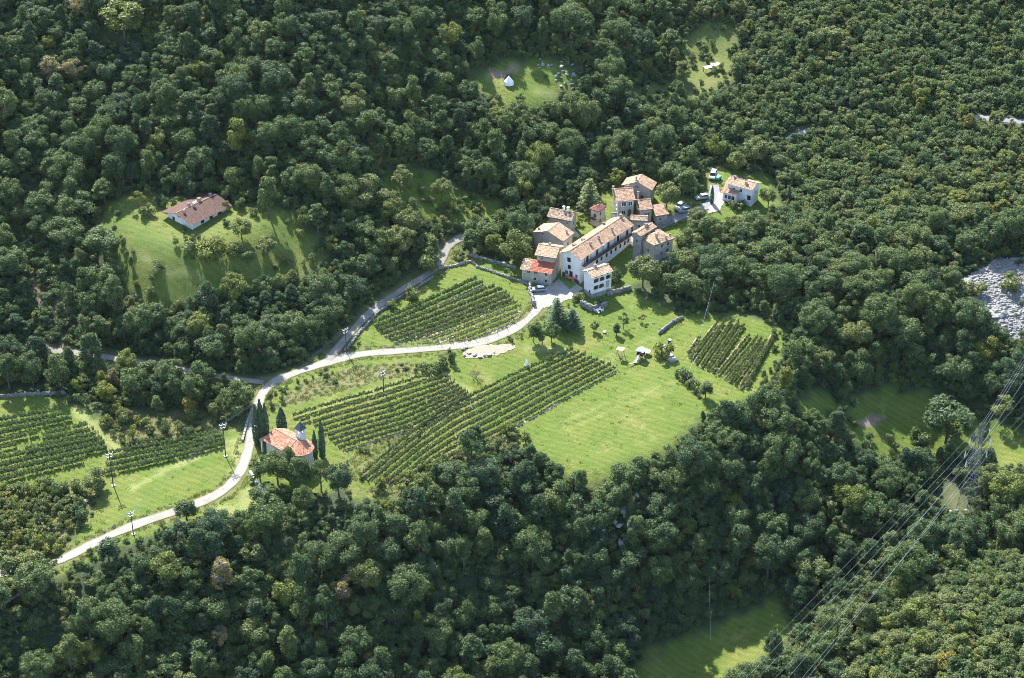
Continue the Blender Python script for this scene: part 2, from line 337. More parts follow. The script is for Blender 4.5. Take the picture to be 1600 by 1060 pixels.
BANK3 = [(-36.67,-58.84), (-24.70,-52.53), (-15.60,-46.67), (0.00,-34.81), (4.73,-40.27), (-7.80,-46.41), (-24.38,-60.61)]
rough = np.maximum(rough, .8 * soft(dist_poly(BANK3, X, Y) + wob, 1.5))
rough = np.maximum(rough, .18 * soft(dist_poly(HALL, X, Y) + 3 * wob, 3)); rough = np.maximum(rough, .4 * soft(dist_poly(STRIP, X, Y) + wob, 2))
for nm_, (pts, wd) in ROADS.items(): rough = np.maximum(rough, .75 * soft(dist_line(pts, X, Y) - wd / 2 - .9 + .5 * wob, .9))
soil = np.zeros_like(X)
for p in BEDS: soil = np.maximum(soil, soft(dist_poly(p, X, Y) + .3 * wob, .5))
soil = np.maximum(soil, .8 * soft(dist_poly(CUT, X, Y) + wob, 3))
rough = np.maximum(rough, .35 * soft(dist_poly(PYCLEAR, X, Y) + wob, 2))
track = np.zeros_like(X)
for a, wd in (([(-18.05,-16.12), (-13.89,-18.51), (-10.58,-21.37), (-8.89,-25.25)], .5), ([(4.34,-4.80), (8.35,-4.86), (13.34,-5.67)], 1.0), ([(-109.58,-27.63), (-103.38,-35.76), (-95.92,-42.68)], 1.5), ([(-68.55,-39.73), (-66.26,-45.87), (-66.66,-50.55)], 1.5), ([(-91.21,-57.18), (-83.84,-50.00), (-73.84,-43.01), (-68.90,-42.11)], .8), ([(-38.73,-25.80), (-29.29,-20.97), (-18.08,-14.84)], .5), ([(-52.79,-31.44), (-38.85,-24.00), (-24.60,-16.34)], .5), ([(-61.79,-59.76), (-63.46,-65.29), (-68.72,-65.43)], 3), ([(20.61,-12.69), (25.78,-7.17), (31.81,-3.16), (37.00,-0.32)], .35), ([(22.20,-14.56), (26.87,-9.05), (32.71,-5.10)], .3), ([(31.78,13.21), (35.17,18.58), (38.65,21.62)], .4), ([(12.77,-33.22), (25.83,-25.70), (39.05,-20.34), (45.74,-17.94)], .35), ([(13.50,-36.21), (26.51,-28.50), (40.49,-23.05)], .35), ([(-100.63,20.89), (-92.23,15.47), (-83.61,14.58)], .5), ([(-3.87,104.46), (5.80,102.79), (13.53,101.47)], .5)):
    track = np.maximum(track, (.4 if wd < .45 else .8) * soft(dist_line(a, X, Y) - wd + .5 * wob, .8))
N = len(gx); nv = N * len(gy); idx = np.arange(nv).reshape(len(gy), N)
F = np.stack([idx[:-1, :-1], idx[:-1, 1:], idx[1:, 1:], idx[1:, :-1]], -1).reshape(-1, 4)
def ground_material():
    m, n, l, b = mat('hillside_ground'); p = gpos(n)
    def at_(nm):
        a = n.new('ShaderNodeAttribute'); a.attribute_name = nm; return a.outputs['Fac']
    mp = n.new('ShaderNodeMapping'); l.new(p, mp.inputs[0]); mp.inputs['Rotation'].default_value = (0, 0, R(28)); mp.inputs['Scale'].default_value = (.12, .55, .3)
    t1 = noise(n, l, 1.0, 6, .65, mp.outputs[0]); t2 = noise(n, l, .075, 5, .65, p); t3 = noise(n, l, 3.5, 5, .7, p); t4 = noise(n, l, .35, 5, .7, p)
    lawn1 = ramp(n, l, t1.outputs[0], [(.3, (.082, .126, .020)), (.5, (.105, .147, .024)), (.72, (.140, .168, .036))])
    lawn2 = ramp(n, l, t2.outputs[0], [(.33, (.068, .120, .018)), (.5, (.104, .147, .024)), (.66, (.170, .170, .046))])
    lawnc = mix(n, l, .5, lawn1.outputs[0], lawn2.outputs[0])
    fine = ramp(n, l, t3.outputs[0], [(.28, (.66, .70, .66)), (.7, (1.18, 1.15, 1.1))])
    lawnc = mix(n, l, 1.0, lawnc, fine.outputs[0], 'MULTIPLY')
    wv = n.new('ShaderNodeTexWave'); wv.inputs['Scale'].default_value = .19; wv.inputs['Distortion'].default_value = 5.5; wv.inputs['Detail'].default_value = 3; wv.inputs['Detail Scale'].default_value = .35
    mp2 = n.new('ShaderNodeMapping'); l.new(p, mp2.inputs[0]); mp2.inputs['Rotation'].default_value = (0, 0, R(-62)); l.new(mp2.outputs[0], wv.inputs['Vector'])
    mow = ramp(n, l, wv.outputs['Fac'], [(.1, (.88, .90, .86)), (.9, (1.10, 1.06, 1.08))]); lawnc = mix(n, l, .8, lawnc, mow.outputs[0], 'MULTIPLY')
    t5 = noise(n, l, .16, 6, .75, p); dry = n.new('ShaderNodeMapRange'); l.new(t5.outputs[0], dry.inputs[0]); dry.inputs[1].default_value = .56; dry.inputs[2].default_value = .72; dry.inputs[4].default_value = .6
    lawnc = mix(n, l, dry.outputs[0], lawnc, (.24, .22, .085))
    roughc = ramp(n, l, t4.outputs[0], [(.3, (.072, .092, .030)), (.5, (.128, .126, .05)), (.7, (.18, .156, .083))])
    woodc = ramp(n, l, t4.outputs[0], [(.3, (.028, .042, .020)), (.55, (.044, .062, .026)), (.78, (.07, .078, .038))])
    soilc = ramp(n, l, t4.outputs[0], [(.3, (.16, .115, .08)), (.7, (.30, .225, .16))])
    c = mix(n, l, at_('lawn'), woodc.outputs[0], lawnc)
    c = mix(n, l, at_('rough'), c, roughc.outputs[0])
    c = mix(n, l, at_('track'), c, ramp(n, l, t3.outputs[0], [(.3, (.16, .19, .05)), (.7, (.27, .27, .11))]).outputs[0])
    c = mix(n, l, at_('soil'), c, soilc.outputs[0])
    l.new(c, b.inputs['Base Color']); b.inputs['Roughness'].default_value = .9; b.inputs['Specular IOR Level'].default_value = .2
    hb = n.new('ShaderNodeMath'); l.new(t3.outputs[0], hb.inputs[0]); l.new(t4.outputs[0], hb.inputs[1])
    bump(n, l, b, hb.outputs[0], .7, .35); return m
me = mesh_np('ground', np.c_[X.ravel(), Y.ravel(), Z.ravel()], F, ground_material(), None,
    {k: ('POINT', 'FLOAT', v.astype(np.float32)) for k, v in (('lawn', lawn), ('rough', rough), ('soil', soil), ('track', track))}, True)
tag(link(bpy.data.objects.new('ground', me)), kind='structure', label='grassy hillside ground with meadows, banks and wooded slopes')

def drape_strip(name, pts, width, m, lift=.05, step=.8, across=6, jit=.12, label=None):
    p = smooth_line(pts, step); t = np.gradient(p, axis=0); t /= np.linalg.norm(t, axis=1)[:, None] + 1e-9; nrm = np.c_[-t[:, 1], t[:, 0]]
    V = []
    hw = width / 2 * (1 + jit * np.convolve(rng.normal(size=len(p) + 8), np.ones(9) / 3, 'valid'))
    for k in range(across + 1):
        q = p + nrm * ((k / across * 2 - 1) * hw)[:, None]; crown = .04 * (1 - (k / across * 2 - 1) ** 2)
        V.append(np.c_[q, ground(q[:, 0], q[:, 1]) + lift + crown])
    V = np.stack(V, 1); n_, a_ = V.shape[:2]; ix = np.arange(n_ * a_).reshape(n_, a_)
    F = np.stack([ix[:-1, :-1], ix[:-1, 1:], ix[1:, 1:], ix[1:, :-1]], -1).reshape(-1, 4)[:, ::-1]
    ac = np.tile(np.linspace(-1, 1, a_), n_).astype(np.float32)
    o = link(bpy.data.objects.new(name, mesh_np(name, V.reshape(-1, 3), F, m, None, {'across': ('POINT', 'FLOAT', ac)}, True))); return tag(o, label, kind='structure')
def drape_poly(name, poly, m, lift=.08, step=.3, label=None):
    P_ = np.array(poly); xs = np.arange(P_[:, 0].min(), P_[:, 0].max() + step, step); ys = np.arange(P_[:, 1].min(), P_[:, 1].max() + step, step)
    xx, yy = np.meshgrid(xs, ys); ins = dist_poly(poly, xx, yy) < .25 + .25 * np.sin(xx * 2.1 + np.sin(yy * 1.7)) * np.sin(yy * 1.9)
    V = np.c_[xx.ravel(), yy.ravel(), (ground(xx, yy) + lift).ravel()]; ix = np.arange(xx.size).reshape(xx.shape)
    F = np.stack([ix[:-1, :-1], ix[:-1, 1:], ix[1:, 1:], ix[1:, :-1]], -1).reshape(-1, 4); ok = ins.ravel()[F].all(1)
    return tag(link(bpy.data.objects.new(name, mesh_np(name, V, F[ok], m, None, None, True))), label, kind='structure')
drape_strip('gravel_road', *ROADS['main'], M['roadstrip'], .07, label='pale gravel road winding past the chapel to the hamlet')
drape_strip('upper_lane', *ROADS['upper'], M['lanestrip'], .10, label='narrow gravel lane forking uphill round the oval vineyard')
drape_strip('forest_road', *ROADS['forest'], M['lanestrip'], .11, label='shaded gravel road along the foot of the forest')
drape_strip('village_lane', *ROADS['lane'], M['asphalt'], .10, label='grey paved lane behind the stone houses')
drape_strip('far_road', *ROADS['far'], M['asphalt'], .1, label='short stretch of grey road among trees far up the slope')
drape_strip('stony_path', *ROADS['path'], M['lime'], .1, label='short stony path in the wood above the white house')
drape_poly('courtyard', PLAZA, M['road'], .09, label='pale gravel courtyard before the white houses')
drape_poly('grass_patch', [(12.59,25.34), (14.53,26.02), (17.23,21.98), (15.44,20.13)], plain('short_lawn', (.10, .165, .03), .9, 0, .3, 2, .4), .14, label='little rectangle of lawn at the foot of the white gable')
drape_poly('scree_bed', SCREE, M['scree'], .06, .6, label='gravelly bed of the scree slope')
drape_poly('driveway', DRIVE, M['road'], .12, label='pale gravel driveway beside the white house')
drape_poly('sand_patch', DIRT, M['sand'], .08, label='bare sandy patch below the road bend')
m_, n_, l_, b_ = mat('stream_water'); b_.inputs['Base Color'].default_value = (.03, .05, .06, 1); b_.inputs['Roughness'].default_value = .1
drape_strip('stream', RIVER, 3.0, m_, .15, label='dark stream glimpsed in the ravine')
# air: very thin even haze between the camera and the far slopes
mh = bpy.data.materials.new('thin_air'); mh.use_nodes = True; nh = mh.node_tree.nodes; nh.clear()
oh = nh.new('ShaderNodeOutputMaterial'); vh = nh.new('ShaderNodeVolumePrincipled'); vh.inputs['Color'].default_value = (.72, .87, 1, 1); vh.inputs['Density'].default_value = .00001; vh.inputs['Anisotropy'].default_value = .2
mh.node_tree.links.new(vh.outputs[0], oh.inputs['Volume'])
hz = MB().box(-330, -470, float(Z.min()) - 1.5, 330, 345, 285).build('haze', mh); tag(hz, 'thin even air haze over the whole valley', None, None, 'stuff')
# ---------------------------------------------------------------- buildings
PAL = {
 'old': [(0.378, 0.248, 0.155), (0.341, 0.206, 0.124), (0.295, 0.196, 0.130), (0.424, 0.289, 0.186), (0.242, 0.165, 0.112), (0.370, 0.199, 0.121)],
 'oldgrey': [(0.303, 0.214, 0.148), (0.348, 0.262, 0.179), (0.212, 0.151, 0.108), (0.393, 0.289, 0.204), (0.257, 0.151, 0.099)],
 'pale': [(0.454, 0.302, 0.192), (0.408, 0.262, 0.161), (0.363, 0.241, 0.155), (0.484, 0.337, 0.223)],
 'salmon': [(0.393, 0.238, 0.152), (0.356, 0.206, 0.130), (0.416, 0.262, 0.174), (0.333, 0.206, 0.136)],
 'red': [(0.317, 0.085, 0.044), (0.358, 0.114, 0.062), (0.289, 0.074, 0.041), (0.344, 0.136, 0.083)],
 'darkred': [(0.194, 0.060, 0.051), (0.168, 0.054, 0.045), (0.219, 0.078, 0.060)],
 'brown': [(0.083, 0.036, 0.025), (0.075, 0.033, 0.023), (0.089, 0.041, 0.029)],
 'chapel': [(.40, .165, .095), (.44, .21, .13), (.36, .14, .08), (.48, .26, .17), (.39, .155, .09)],
}
def tiles_on(polys, pal, tw=.34, tl=.46):
    V, Fq, col = [], [], []
    for poly in polys:
        p = np.array(poly, float); c = p.mean(0); nrm = np.cross(p[1] - p[0], p[2] - p[0]); nrm /= np.linalg.norm(nrm)
        if nrm[2] < 0: nrm = -nrm
        dn = np.array([nrm[0], nrm[1], 0.]); dn = dn if np.linalg.norm(dn) > 1e-4 else np.array([0, -1., 0])
        dn -= nrm * (dn @ nrm); dn /= np.linalg.norm(dn); ac = np.cross(nrm, dn)
        q = np.c_[(p - c) @ ac, (p - c) @ dn]; poly2 = [tuple(r) for r in q]
        a = np.arange(q[:, 0].min(), q[:, 0].max() + tw, tw); d = np.arange(q[:, 1].min() + .1, q[:, 1].max() + .12, tl)
        aa, dd = np.meshgrid(a, d); aa = aa.ravel(); dd = dd.ravel()
        k = dist_poly(poly2, aa, dd) < .06; aa = aa[k]; dd = dd[k]; n_ = len(aa)
        if not n_: continue
        aa = aa + rng.normal(0, .025, n_); dd = dd + rng.normal(0, .03, n_); sk = rng.normal(0, .05, n_); lf = rng.uniform(.03, .075, n_)
        def at_(da, ddn, up): return c + np.outer(aa + da + sk * ddn, ac) + np.outer(dd + ddn, dn) + np.outer(up, nrm)
        h1 = np.full(n_, .02); h2 = lf
        vs = np.stack([at_(-tw * .52, -tl * .6, h1), at_(0, -tl * .6, h1 + .07), at_(tw * .52, -tl * .6, h1), at_(-tw * .55, tl * .55, h2), at_(0, tl * .55, h2 + .08), at_(tw * .55, tl * .55, h2)], 1)
        b0 = sum(len(v) for v in V); V.append(vs.reshape(-1, 3)); ix = b0 + np.arange(n_)[:, None] * 6
        Fq.append(np.concatenate([ix + [0, 3, 4, 1], ix + [1, 4, 5, 2]], 1).reshape(-1, 4))
        big = .5 + .5 * np.sin(aa * .9 + 1.7 * np.sin(dd * .6 + c[0]))
        pick = np.array(PAL[pal])[np.clip((rng.random(n_) * .7 + big * .3) * len(PAL[pal]), 0, len(PAL[pal]) - 1).astype(int)]
        cc = pick * rng.uniform(.78, 1.18, n_)[:, None]; cc = np.c_[cc, np.ones(n_)]
        col.append(np.repeat(cc, 2, 0))
    return np.concatenate(V), np.concatenate(Fq), np.concatenate(col)
def add_tiles(polys, pal, parent, tw=.34, tl=.46):
    v, f, c = tiles_on(polys, pal, tw, tl)
    me = mesh_np('tile_courses', v, f, M['tile'], None, {'col': ('FACE', 'FLOAT_COLOR', c.astype(np.float32))})
    o = link(bpy.data.objects.new('tile_courses', me), parent); o['kind'] = 'stuff'; return o
def slab(mb, poly, th=.14):
    p = np.array(poly, float); q = p - [0, 0, th]; n_ = len(p)
    nz = np.cross(p[1] - p[0], p[2] - p[0])[2]
    if nz < 0: p = p[::-1]; q = q[::-1]
    mb.poly(p); mb.poly(q[::-1])
    for i in range(n_): j = (i + 1) % n_; mb.poly([p[i], q[i], q[j], p[j]])
_wcache = {}
def window_mesh(w_, h_, fm):
    k = (round(w_, 2), round(h_, 2), fm)
    if k not in _wcache:
        b = MB(); t = .09
        b.box(-w_/2 - t, -.07, -h_/2 - t, -w_/2, .03, h_/2 + t); b.box(w_/2, -.07, -h_/2 - t, w_/2 + t, .03, h_/2 + t)
        b.box(-w_/2, -.07, h_/2, w_/2, .03, h_/2 + t); b.box(-w_/2, -.12, -h_/2 - t, w_/2, .03, -h_/2)
        b.box(-.03, -.045, -h_/2, .03, .02, h_/2)
        o = b.build('window', M[fm]); C.objects.unlink(o)
        p = MB(); p.box(-w_/2 + .002, -.03, -h_/2 + .002, -.032, .025, h_/2 - .002); p.box(.032, -.03, -h_/2 + .002, w_/2 - .002, .025, h_/2 - .002); q = p.build('pane', M['glass']); C.objects.unlink(q)
        s = MB(); sw = w_/2 + .02
        s.box(-sw/2, -.11, -h_/2 - .05, sw/2, -.075, h_/2 + .05)
        for z in np.linspace(-h_/2 + .15, h_/2 - .15, 4): s.box(-sw/2 + .06, -.13, z - .03, sw/2 - .06, -.112, z + .03)
        r = s.build('shutter', M['shutter']); C.objects.unlink(r)
        _wcache[k] = (o.data, q.data, r.data, sw)
    return _wcache[k]
def side_place(L, W, side, t, z, ov):
    x0, y0 = L/2 - ov, W/2 - ov
    if side == 'F': return (-x0 + 2 * x0 * t, -y0, z), 0
    if side == 'L': return (-x0, y0 - 2 * y0 * t, z), -math.pi/2
    if side == 'R': return (x0, -y0 + 2 * y0 * t, z), math.pi/2
    return (x0 - 2 * x0 * t, y0, z), math.pi
def add_windows(root, L, W, ov, wins):
    for wdef in wins:
        side, t, z, w_, h_ = wdef[:5]; style = wdef[5] if len(wdef) > 5 else ''
        fm = 'white' if 'w' in style else ('stone' if 's' in style else 'wood')
        loc, rz = side_place(L, W, side, t, z, ov); a, p, s, sw = window_mesh(w_, h_, fm)
        o = link(bpy.data.objects.new('window', a), root); o.location = loc; o.rotation_euler = (0, 0, rz)
        link(bpy.data.objects.new('pane', p), o)
        if 'x' in style:
            for sg in (-1, 1):
                q = link(bpy.data.objects.new('shutter', s), root); c_, s_ = math.cos(rz), math.sin(rz); dx = sg * (w_/2 + sw/2 + .1)
                q.location = (loc[0] + c_ * dx, loc[1] + s_ * dx, loc[2]); q.rotation_euler = (0, 0, rz)
def add_door(root, L, W, ov, side, t, zb, w_, h_, arch=False, m='wood'):
    loc, rz = side_place(L, W, side, t, zb, ov)
    b = MB()
    prof = [(-w_/2, 0), (w_/2, 0), (w_/2, h_)] + ([(w_/2 * math.cos(a), h_ + w_/2 * math.sin(a)) for a in np.linspace(.25, 2.9, 9)] if arch else []) + [(-w_/2, h_)]
    b.poly([(x, -.05, z) for x, z in prof]); n_ = len(prof)
    for i in range(n_): j = (i + 1) % n_; b.poly([(prof[i][0], -.05, prof[i][1]), (prof[i][0], .05, prof[i][1]), (prof[j][0], .05, prof[j][1]), (prof[j][0], -.05, prof[j][1])])
    d = b.build('door', M[m], root); d.location = loc; d.rotation_euler = (0, 0, rz)
    f = MB(); t_ = .16; o = [(x * (1 + 2 * t_ / w_), z + (t_ if z > h_ * .9 else 0)) for x, z in prof[1:]] + [(-w_/2 - t_, 0)]
    o[0] = (w_/2 + t_, 0); inn = prof[1:] + [prof[0]]
    for i in range(len(o) - 1):
        q = [(o[i][0], -.09, o[i][1]), (o[i+1][0], -.09, o[i+1][1]), (inn[i+1][0], -.09, inn[i+1][1]), (inn[i][0], -.09, inn[i][1])]
        f.poly(q[::-1]); f.poly([(q[0][0], .02, q[0][2]), (q[1][0], .02, q[1][2]), q[1], q[0]])
    f.build('frame', M['lime'], d); return d
def add_chimney(root, x, y, z0, h_, w_=.6, m='greywall', cap='tile', lean=0):
    b = MB(); b.box(-w_/2, -w_/2, -.8, w_/2, w_/2, h_ - .25); o = b.build('chimney', M[m], root); o.location = (x, y, z0)
    c = MB(); c.box(-w_/2 - .1, -w_/2 - .1, h_ - .1, w_/2 + .1, w_/2 + .1, h_ + .02)
    for sx in (-1, 1):
        for sy in (-1, 1): c.box(sx * w_ * .38 - .07, sy * w_ * .38 - .07, h_ - .25, sx * w_ * .38 + .07, sy * w_ * .38 + .07, h_ - .1)
    c.build('chimney_cap', M['eave'] if cap == 'tile' else M[cap], o); return o
def roof_polys(kind, L, W, h, pitch, off=0):
    a, b = L/2, W/2
    if kind == 'gable': r = h + pitch * b; return [[(-a, -b, h), (a, -b, h), (a, 0, r), (-a, 0, r)], [(a, b, h), (-a, b, h), (-a, 0, r), (a, 0, r)]]
    if kind == 'gable_off': # ridge nearer the back
        k = off; r = h + pitch * (b + k); hb = r - pitch * (b - k); return [[(-a, -b, h), (a, -b, h), (a, k, r), (-a, k, r)], [(a, b, hb), (-a, b, hb), (-a, k, r), (a, k, r)]]
    if kind == 'gable_y': r = h + pitch * a; return [[(-a, b, h), (-a, -b, h), (0, -b, r), (0, b, r)], [(a, -b, h), (a, b, h), (0, b, r), (0, -b, r)]]
    if kind == 'shed': r = h + pitch * W; return [[(-a, -b, h), (a, -b, h), (a, b, r), (-a, b, r)]]
    m = min(a, b) * .999; r = h + pitch * m
    if a >= b: p, q = (-a + m, 0, r), (a - m, 0, r); return [[(-a, -b, h), (a, -b, h), q, p], [(a, b, h), (-a, b, h), p, q], [(a, -b, h), (a, b, h), q], [(-a, b, h), (-a, -b, h), p]]
    p, q = (0, -b + m, r), (0, b - m, r); return [[(-a, b, h), (-a, -b, h), p, q], [(a, -b, h), (a, b, h), q, p], [(-a, -b, h), (a, -b, h), p], [(a, b, h), (-a, b, h), q]]
def roof_z(kind, L, W, h, pitch, x, y, off=0):
    a, b = L/2, W/2
    if kind == 'gable': return h + pitch * (b - abs(y))
    if kind == 'gable_off': return h + pitch * (b + off) - pitch * abs(y - off)
    if kind == 'gable_y': return h + pitch * (a - abs(x))
    if kind == 'shed': return h + pitch * (y + b)
    return h + pitch * min(a - abs(x), b - abs(y))
def block(root, wallm, kind, L, W, h, pitch, ov=.4, pal='old', wall_name='wall', off=0, tw=.34, base=None):
    x0, y0 = L/2 - ov, W/2 - ov; b = MB(); zt = lambda x, y: roof_z(kind, L, W, h, pitch, x, y, off) - .16
    cs = [(-x0, -y0), (x0, -y0), (x0, y0), (-x0, y0)]
    ztop = {'gable': [1, 3], 'gable_off': [1, 3], 'gable_y': [0, 2]}.get(kind, [])
    zb = -4.5
    for i in range(4):
        p, q = cs[i], cs[(i + 1) % 4]; pts = [(*p, zb), (*q, zb), (*q, zt(*q))]
        if i in ztop:
            mid = (q[0], off if kind == 'gable_off' else 0) if kind != 'gable_y' else (0, q[1]); pts.append((*mid, zt(*mid)))
        pts.append((*p, zt(*p))); b.poly(pts)
    b.build(wall_name, M[wallm], root)
    if base:
        bb = MB(); e = .05
        for (ax, ay, bx, by) in ((-x0 - e, -y0 - e, x0 + e, -y0), (-x0 - e, -y0, -x0, y0), (x0, -y0, x0 + e, y0)): bb.box(ax, ay, zb, bx, by, base)
        bb.build('stone_base', M['stonegrey'], root)
    polys = roof_polys(kind, L, W, h, pitch, off); rb = MB()
    for p in polys: slab(rb, p)
    r = rb.build('roof', M['eave'], root); add_tiles(polys, pal, r, tw)
    if kind != 'shed':   # ridge caps
        ends = [p for p in polys[0][2:]]
        if len(ends) == 2:
            rc = MB(); e0, e1 = np.array(ends[0]), np.array(ends[1]); n_ = max(1, int(np.linalg.norm(e1 - e0) / .5))
            for i in range(n_):
                p0 = e0 + (e1 - e0) * i / n_; p1 = e0 + (e1 - e0) * (i + .95) / n_; rc.tube(p0 + [0, 0, .04], p1 + [0, 0, .07], .13, .15, 6)
            rc.build('ridge_tiles', M['ridge'], r)
    return r
M['ridge'] = plain('ridge_clay', (.38, .26, .18), .85, 0, .25, 3)
M['ridge_dark'] = plain('ridge_brown', (.30, .15, .11), .85, 0, .2, 3)
def house(name, label, cat, rect, kind, pitch, wallm, pal, wins=(), chims=(), ov=.4, off=0, dh=0, tw=.34, base=None, group=None):
    cx, cy, zb, rot, L, W, h = rect; h += dh
    root = empty(name, (cx, cy, zb), rot); tag(root, label, cat, group)
    block(root, wallm, kind, L, W, h, pitch, ov, pal, 'wall', off, tw, base)
    add_windows(root, L, W, ov, wins)
    for x, y, hh, ww in chims: add_chimney(root, x * L/2, y * W/2, roof_z(kind, L, W, h, pitch, x * L/2, y * W/2, off), hh, ww)
    return root, L, W, h

# long white farmhouse
rt = (23.31,34.14,3.20,0.92,25.52,7.21,8.00)
root, L, W, h = house('farmhouse', 'long white three storey farmhouse with old tiled roof and wooden balcony under its eaves', 'house', rt, 'gable', .46, 'whitewall', 'old',
    [('L', .42, 6.6, .9, 1.1, ''), ('L', .44, 4.4, .8, 1.0, ''), ('L', .30, 2.5, .8, 1.0, 's'), ('L', .54, 2.4, 1.0, 1.7, 's'), ('L', .34, .6, .6, .8, ''), ('L', .54, .5, .7, .9, ''), ('L', .84, 2.3, .6, .9, 's')] +
    [('F', t, 6.6, .8, 1.6, '') for t in (.14, .33, .55, .74, .92)] + [('F', t, 3.7, .6, .95, '') for t in (.33, .42, .52, .61, .70, .79, .88, .95)],
    [(-.42, -.45, .9, .5), (-.1, -.42, 1.0, .5), (.38, -.5, 1.1, .45), (-.66, .45, .5, .8), (-.36, .4, .5, .8), (.93, .05, 1.0, .6), (.55, .7, .8, .6)], .5)
bal = MB(); y0 = -W/2 + .5
bal.box(-L*.44, y0 - .95, 5.35, L*.46, y0 - .01, 5.5); bal.box(-L*.44, y0 - .97, 6.3, L*.46, y0 - .89, 6.4)
o = bal.build('balcony', M['wood'], root)
for xb in np.arange(-L*.44, L*.46, .42):
    q = MB(); q.box(-.17, -.03, 5.5, .17, .03, 6.3)  # balusters widened to near-solid dark boards, imitating the shade band under the eave
    if xb < -L*.44 + .1: bmesh_ = q.build('shade_baluster', M['wood'], o); bdat = bmesh_.data; bmesh_.location = (xb, y0 - .93, 0)
    else: bb_ = link(bpy.data.objects.new('shade_baluster', bdat), o); bb_.location = (xb, y0 - .93, 0)
for xb in np.linspace(-L*.44, L*.46, 9):
    q = MB(); q.box(-.08, -.08, 6.41, .08, .08, h + .1); pb = q.build('post', M['wood'], o); pb.location = (xb, y0 - .86, 0)
sb = MB(); x0 = -L/2 + .5; sb.box(x0 - .8, -1.7, 1.3, x0 - .01, .9, 1.4); sb.box(x0 - .82, -1.7, 1.4, x0 - .76, .9, 2.15); sb.build('small_balcony', M['red'], root)
add_door(root, L, W, .5, 'L', .84, -1.0, 1.9, 1.5, True)
add_door(root, L, W, .5, 'L', .16, -.2, 1.0, 1.9, True)

rt = (23.13,19.39,2.45,0.58,7.06,4.47,6.90)
root, L, W, h = house('annex_house', 'small white house with grey stone base and rows of shuttered windows below the farmhouse', 'house', rt, 'gable', .42, 'whitewall', 'pale',
    [('F', t, 5.3, .62, .95, 'x') for t in (.2, .5, .82)] + [('F', t, 3.2, .62, .95, 'x') for t in (.2, .48)] + [('F', t, 6.45, .3, .25, '') for t in (.2, .5, .8)] + [('L', .72, 1.9, .35, .5, '')],
    [(-.15, .3, 1.1, .7)], .35, base=1.5)
add_door(root, L, W, .35, 'F', .80, 2.2, .8, 1.75, False, 'shutterg'); add_door(root, L, W, .40, 'F', .84, -.4, 1.0, 1.4, True, 'iron')

rt = (10.25,28.33,3.79,-0.31,5.98,7.60,6.80)
root, L, W, h = house('stone_house', 'two storey rubble stone house with red lean-to roof by the courtyard', 'house', rt, 'gable', .40, 'stone', 'pale',
    [('R', .25, 5.2, .6, .9, 's'), ('R', .25, 2.6, .6, .9, 's'), ('R', .3, .6, .6, .8, 's'), ('F', .3, 6.0, .5, .5, 's')], [(-.1, .3, .7, .5)], .4)
x0 = -L/2 - 2.8; x1 = L/2 - .6; yb = -W/2 + .4; yf = yb - 3.2
lw = MB(); lw.poly([(x0, yf, -4), (x1, yf, -4), (x1, yf, 3.75), (x0, yf, 3.75)]); lw.poly([(x1, yf, -4), (x1, yb, -4), (x1, yb, 4.9), (x1, yf, 3.75)]); lw.poly([(x0, yb, -4), (x0, yf, -4), (x0, yf, 3.75), (x0, yb, 4.9)]); lw.poly([(x0, yb, -4), (x0, yb, 4.9), (-L/2 + .4, yb, 4.9), (-L/2 + .4, yb, -4)])
lw.build('lean_to_wall', M['stone'], root)
e = .35
P1 = [[(x0 + 2.2, yf - e, 3.82), (x1 + e, yf - e, 3.82), (x1 + e, yb, 5.15), (x0 + 2.2, yb, 5.15)]]; P2 = [[(x0 - e, yf - e, 3.80), (x0 + 2.2, yf - e, 3.80), (x0 + 2.2, yb, 5.13), (x0 - e, yb, 5.13)]]
rb = MB(); slab(rb, P1[0]); slab(rb, P2[0]); r_ = rb.build('lean_to_roof', M['eave'], root); add_tiles(P1, 'red', r_); add_tiles(P2, 'oldgrey', r_)
def lean_win(root, x, y, z, w_, h_):
    a, p, s, sw = window_mesh(w_, h_, 'stone'); o = link(bpy.data.objects.new('window', a), root); o.location = (x, y, z); link(bpy.data.objects.new('pane', p), o)
for t, z in ((.23, 3.1), (.47, 3.1), (.84, 3.1), (.84, 1.1), (.45, 1.2)): lean_win(root, x0 + (x1 - x0) * t, yf, z, .7, .75)
b = MB(); b.box(-.5, -.08, 0, .5, .03, 1.9); d = b.build('door', M['shutterg'], root); d.location = (x0 + (x1 - x0) * .68, yf, -.4)

rt = (11.48,39.66,5.09,1.00,5.79,10.41,5.00)
house('stone_barn', 'broad grey stone barn with pale gable roof beside the big round tree', 'barn', rt, 'gable', .36, 'greywall', 'pale',
    [('L', .36, 2.0, .9, .9, 'w'), ('L', .80, 1.6, 1.4, .9, 'w'), ('L', .3, 5.2, .4, .5, 's'), ('F', .5, 3, .6, .7, 's')], [(-.55, .72, .8, .4), (.4, -.7, .8, .4)], .45)
rt = (14.34,49.39,5.57,-0.38,7.30,5.60,5.00)
root, L, W, h = house('cottage', 'small grey cottage with speckled roof and two white chimneys above the barn', 'house', rt, 'gable', .55, 'greywall', 'oldgrey',
    [('F', .3, 3.4, .7, 1.1, 's'), ('F', .85, 4.1, .4, .5, 's'), ('R', .5, 3.2, .7, 1.0, 's')], [], .45)
for x in (-.02, .34):
    c_ = add_chimney(root, x * L/2 + .3, .1, h + .55 * W/2, 1.2, .5, 'white', 'white')
sr = MB()
for i in range(7): sr.box(L/2 + .1 + i * .32, -W/2 + .4, -3, L/2 + .42 + i * .32, -W/2 + 1.5, 1.9 - i * .3)
sr.build('outside_stair', M['greywall'], root)
rt = (24.36,52.20,6.48,0.90,4.28,3.25,5.00)
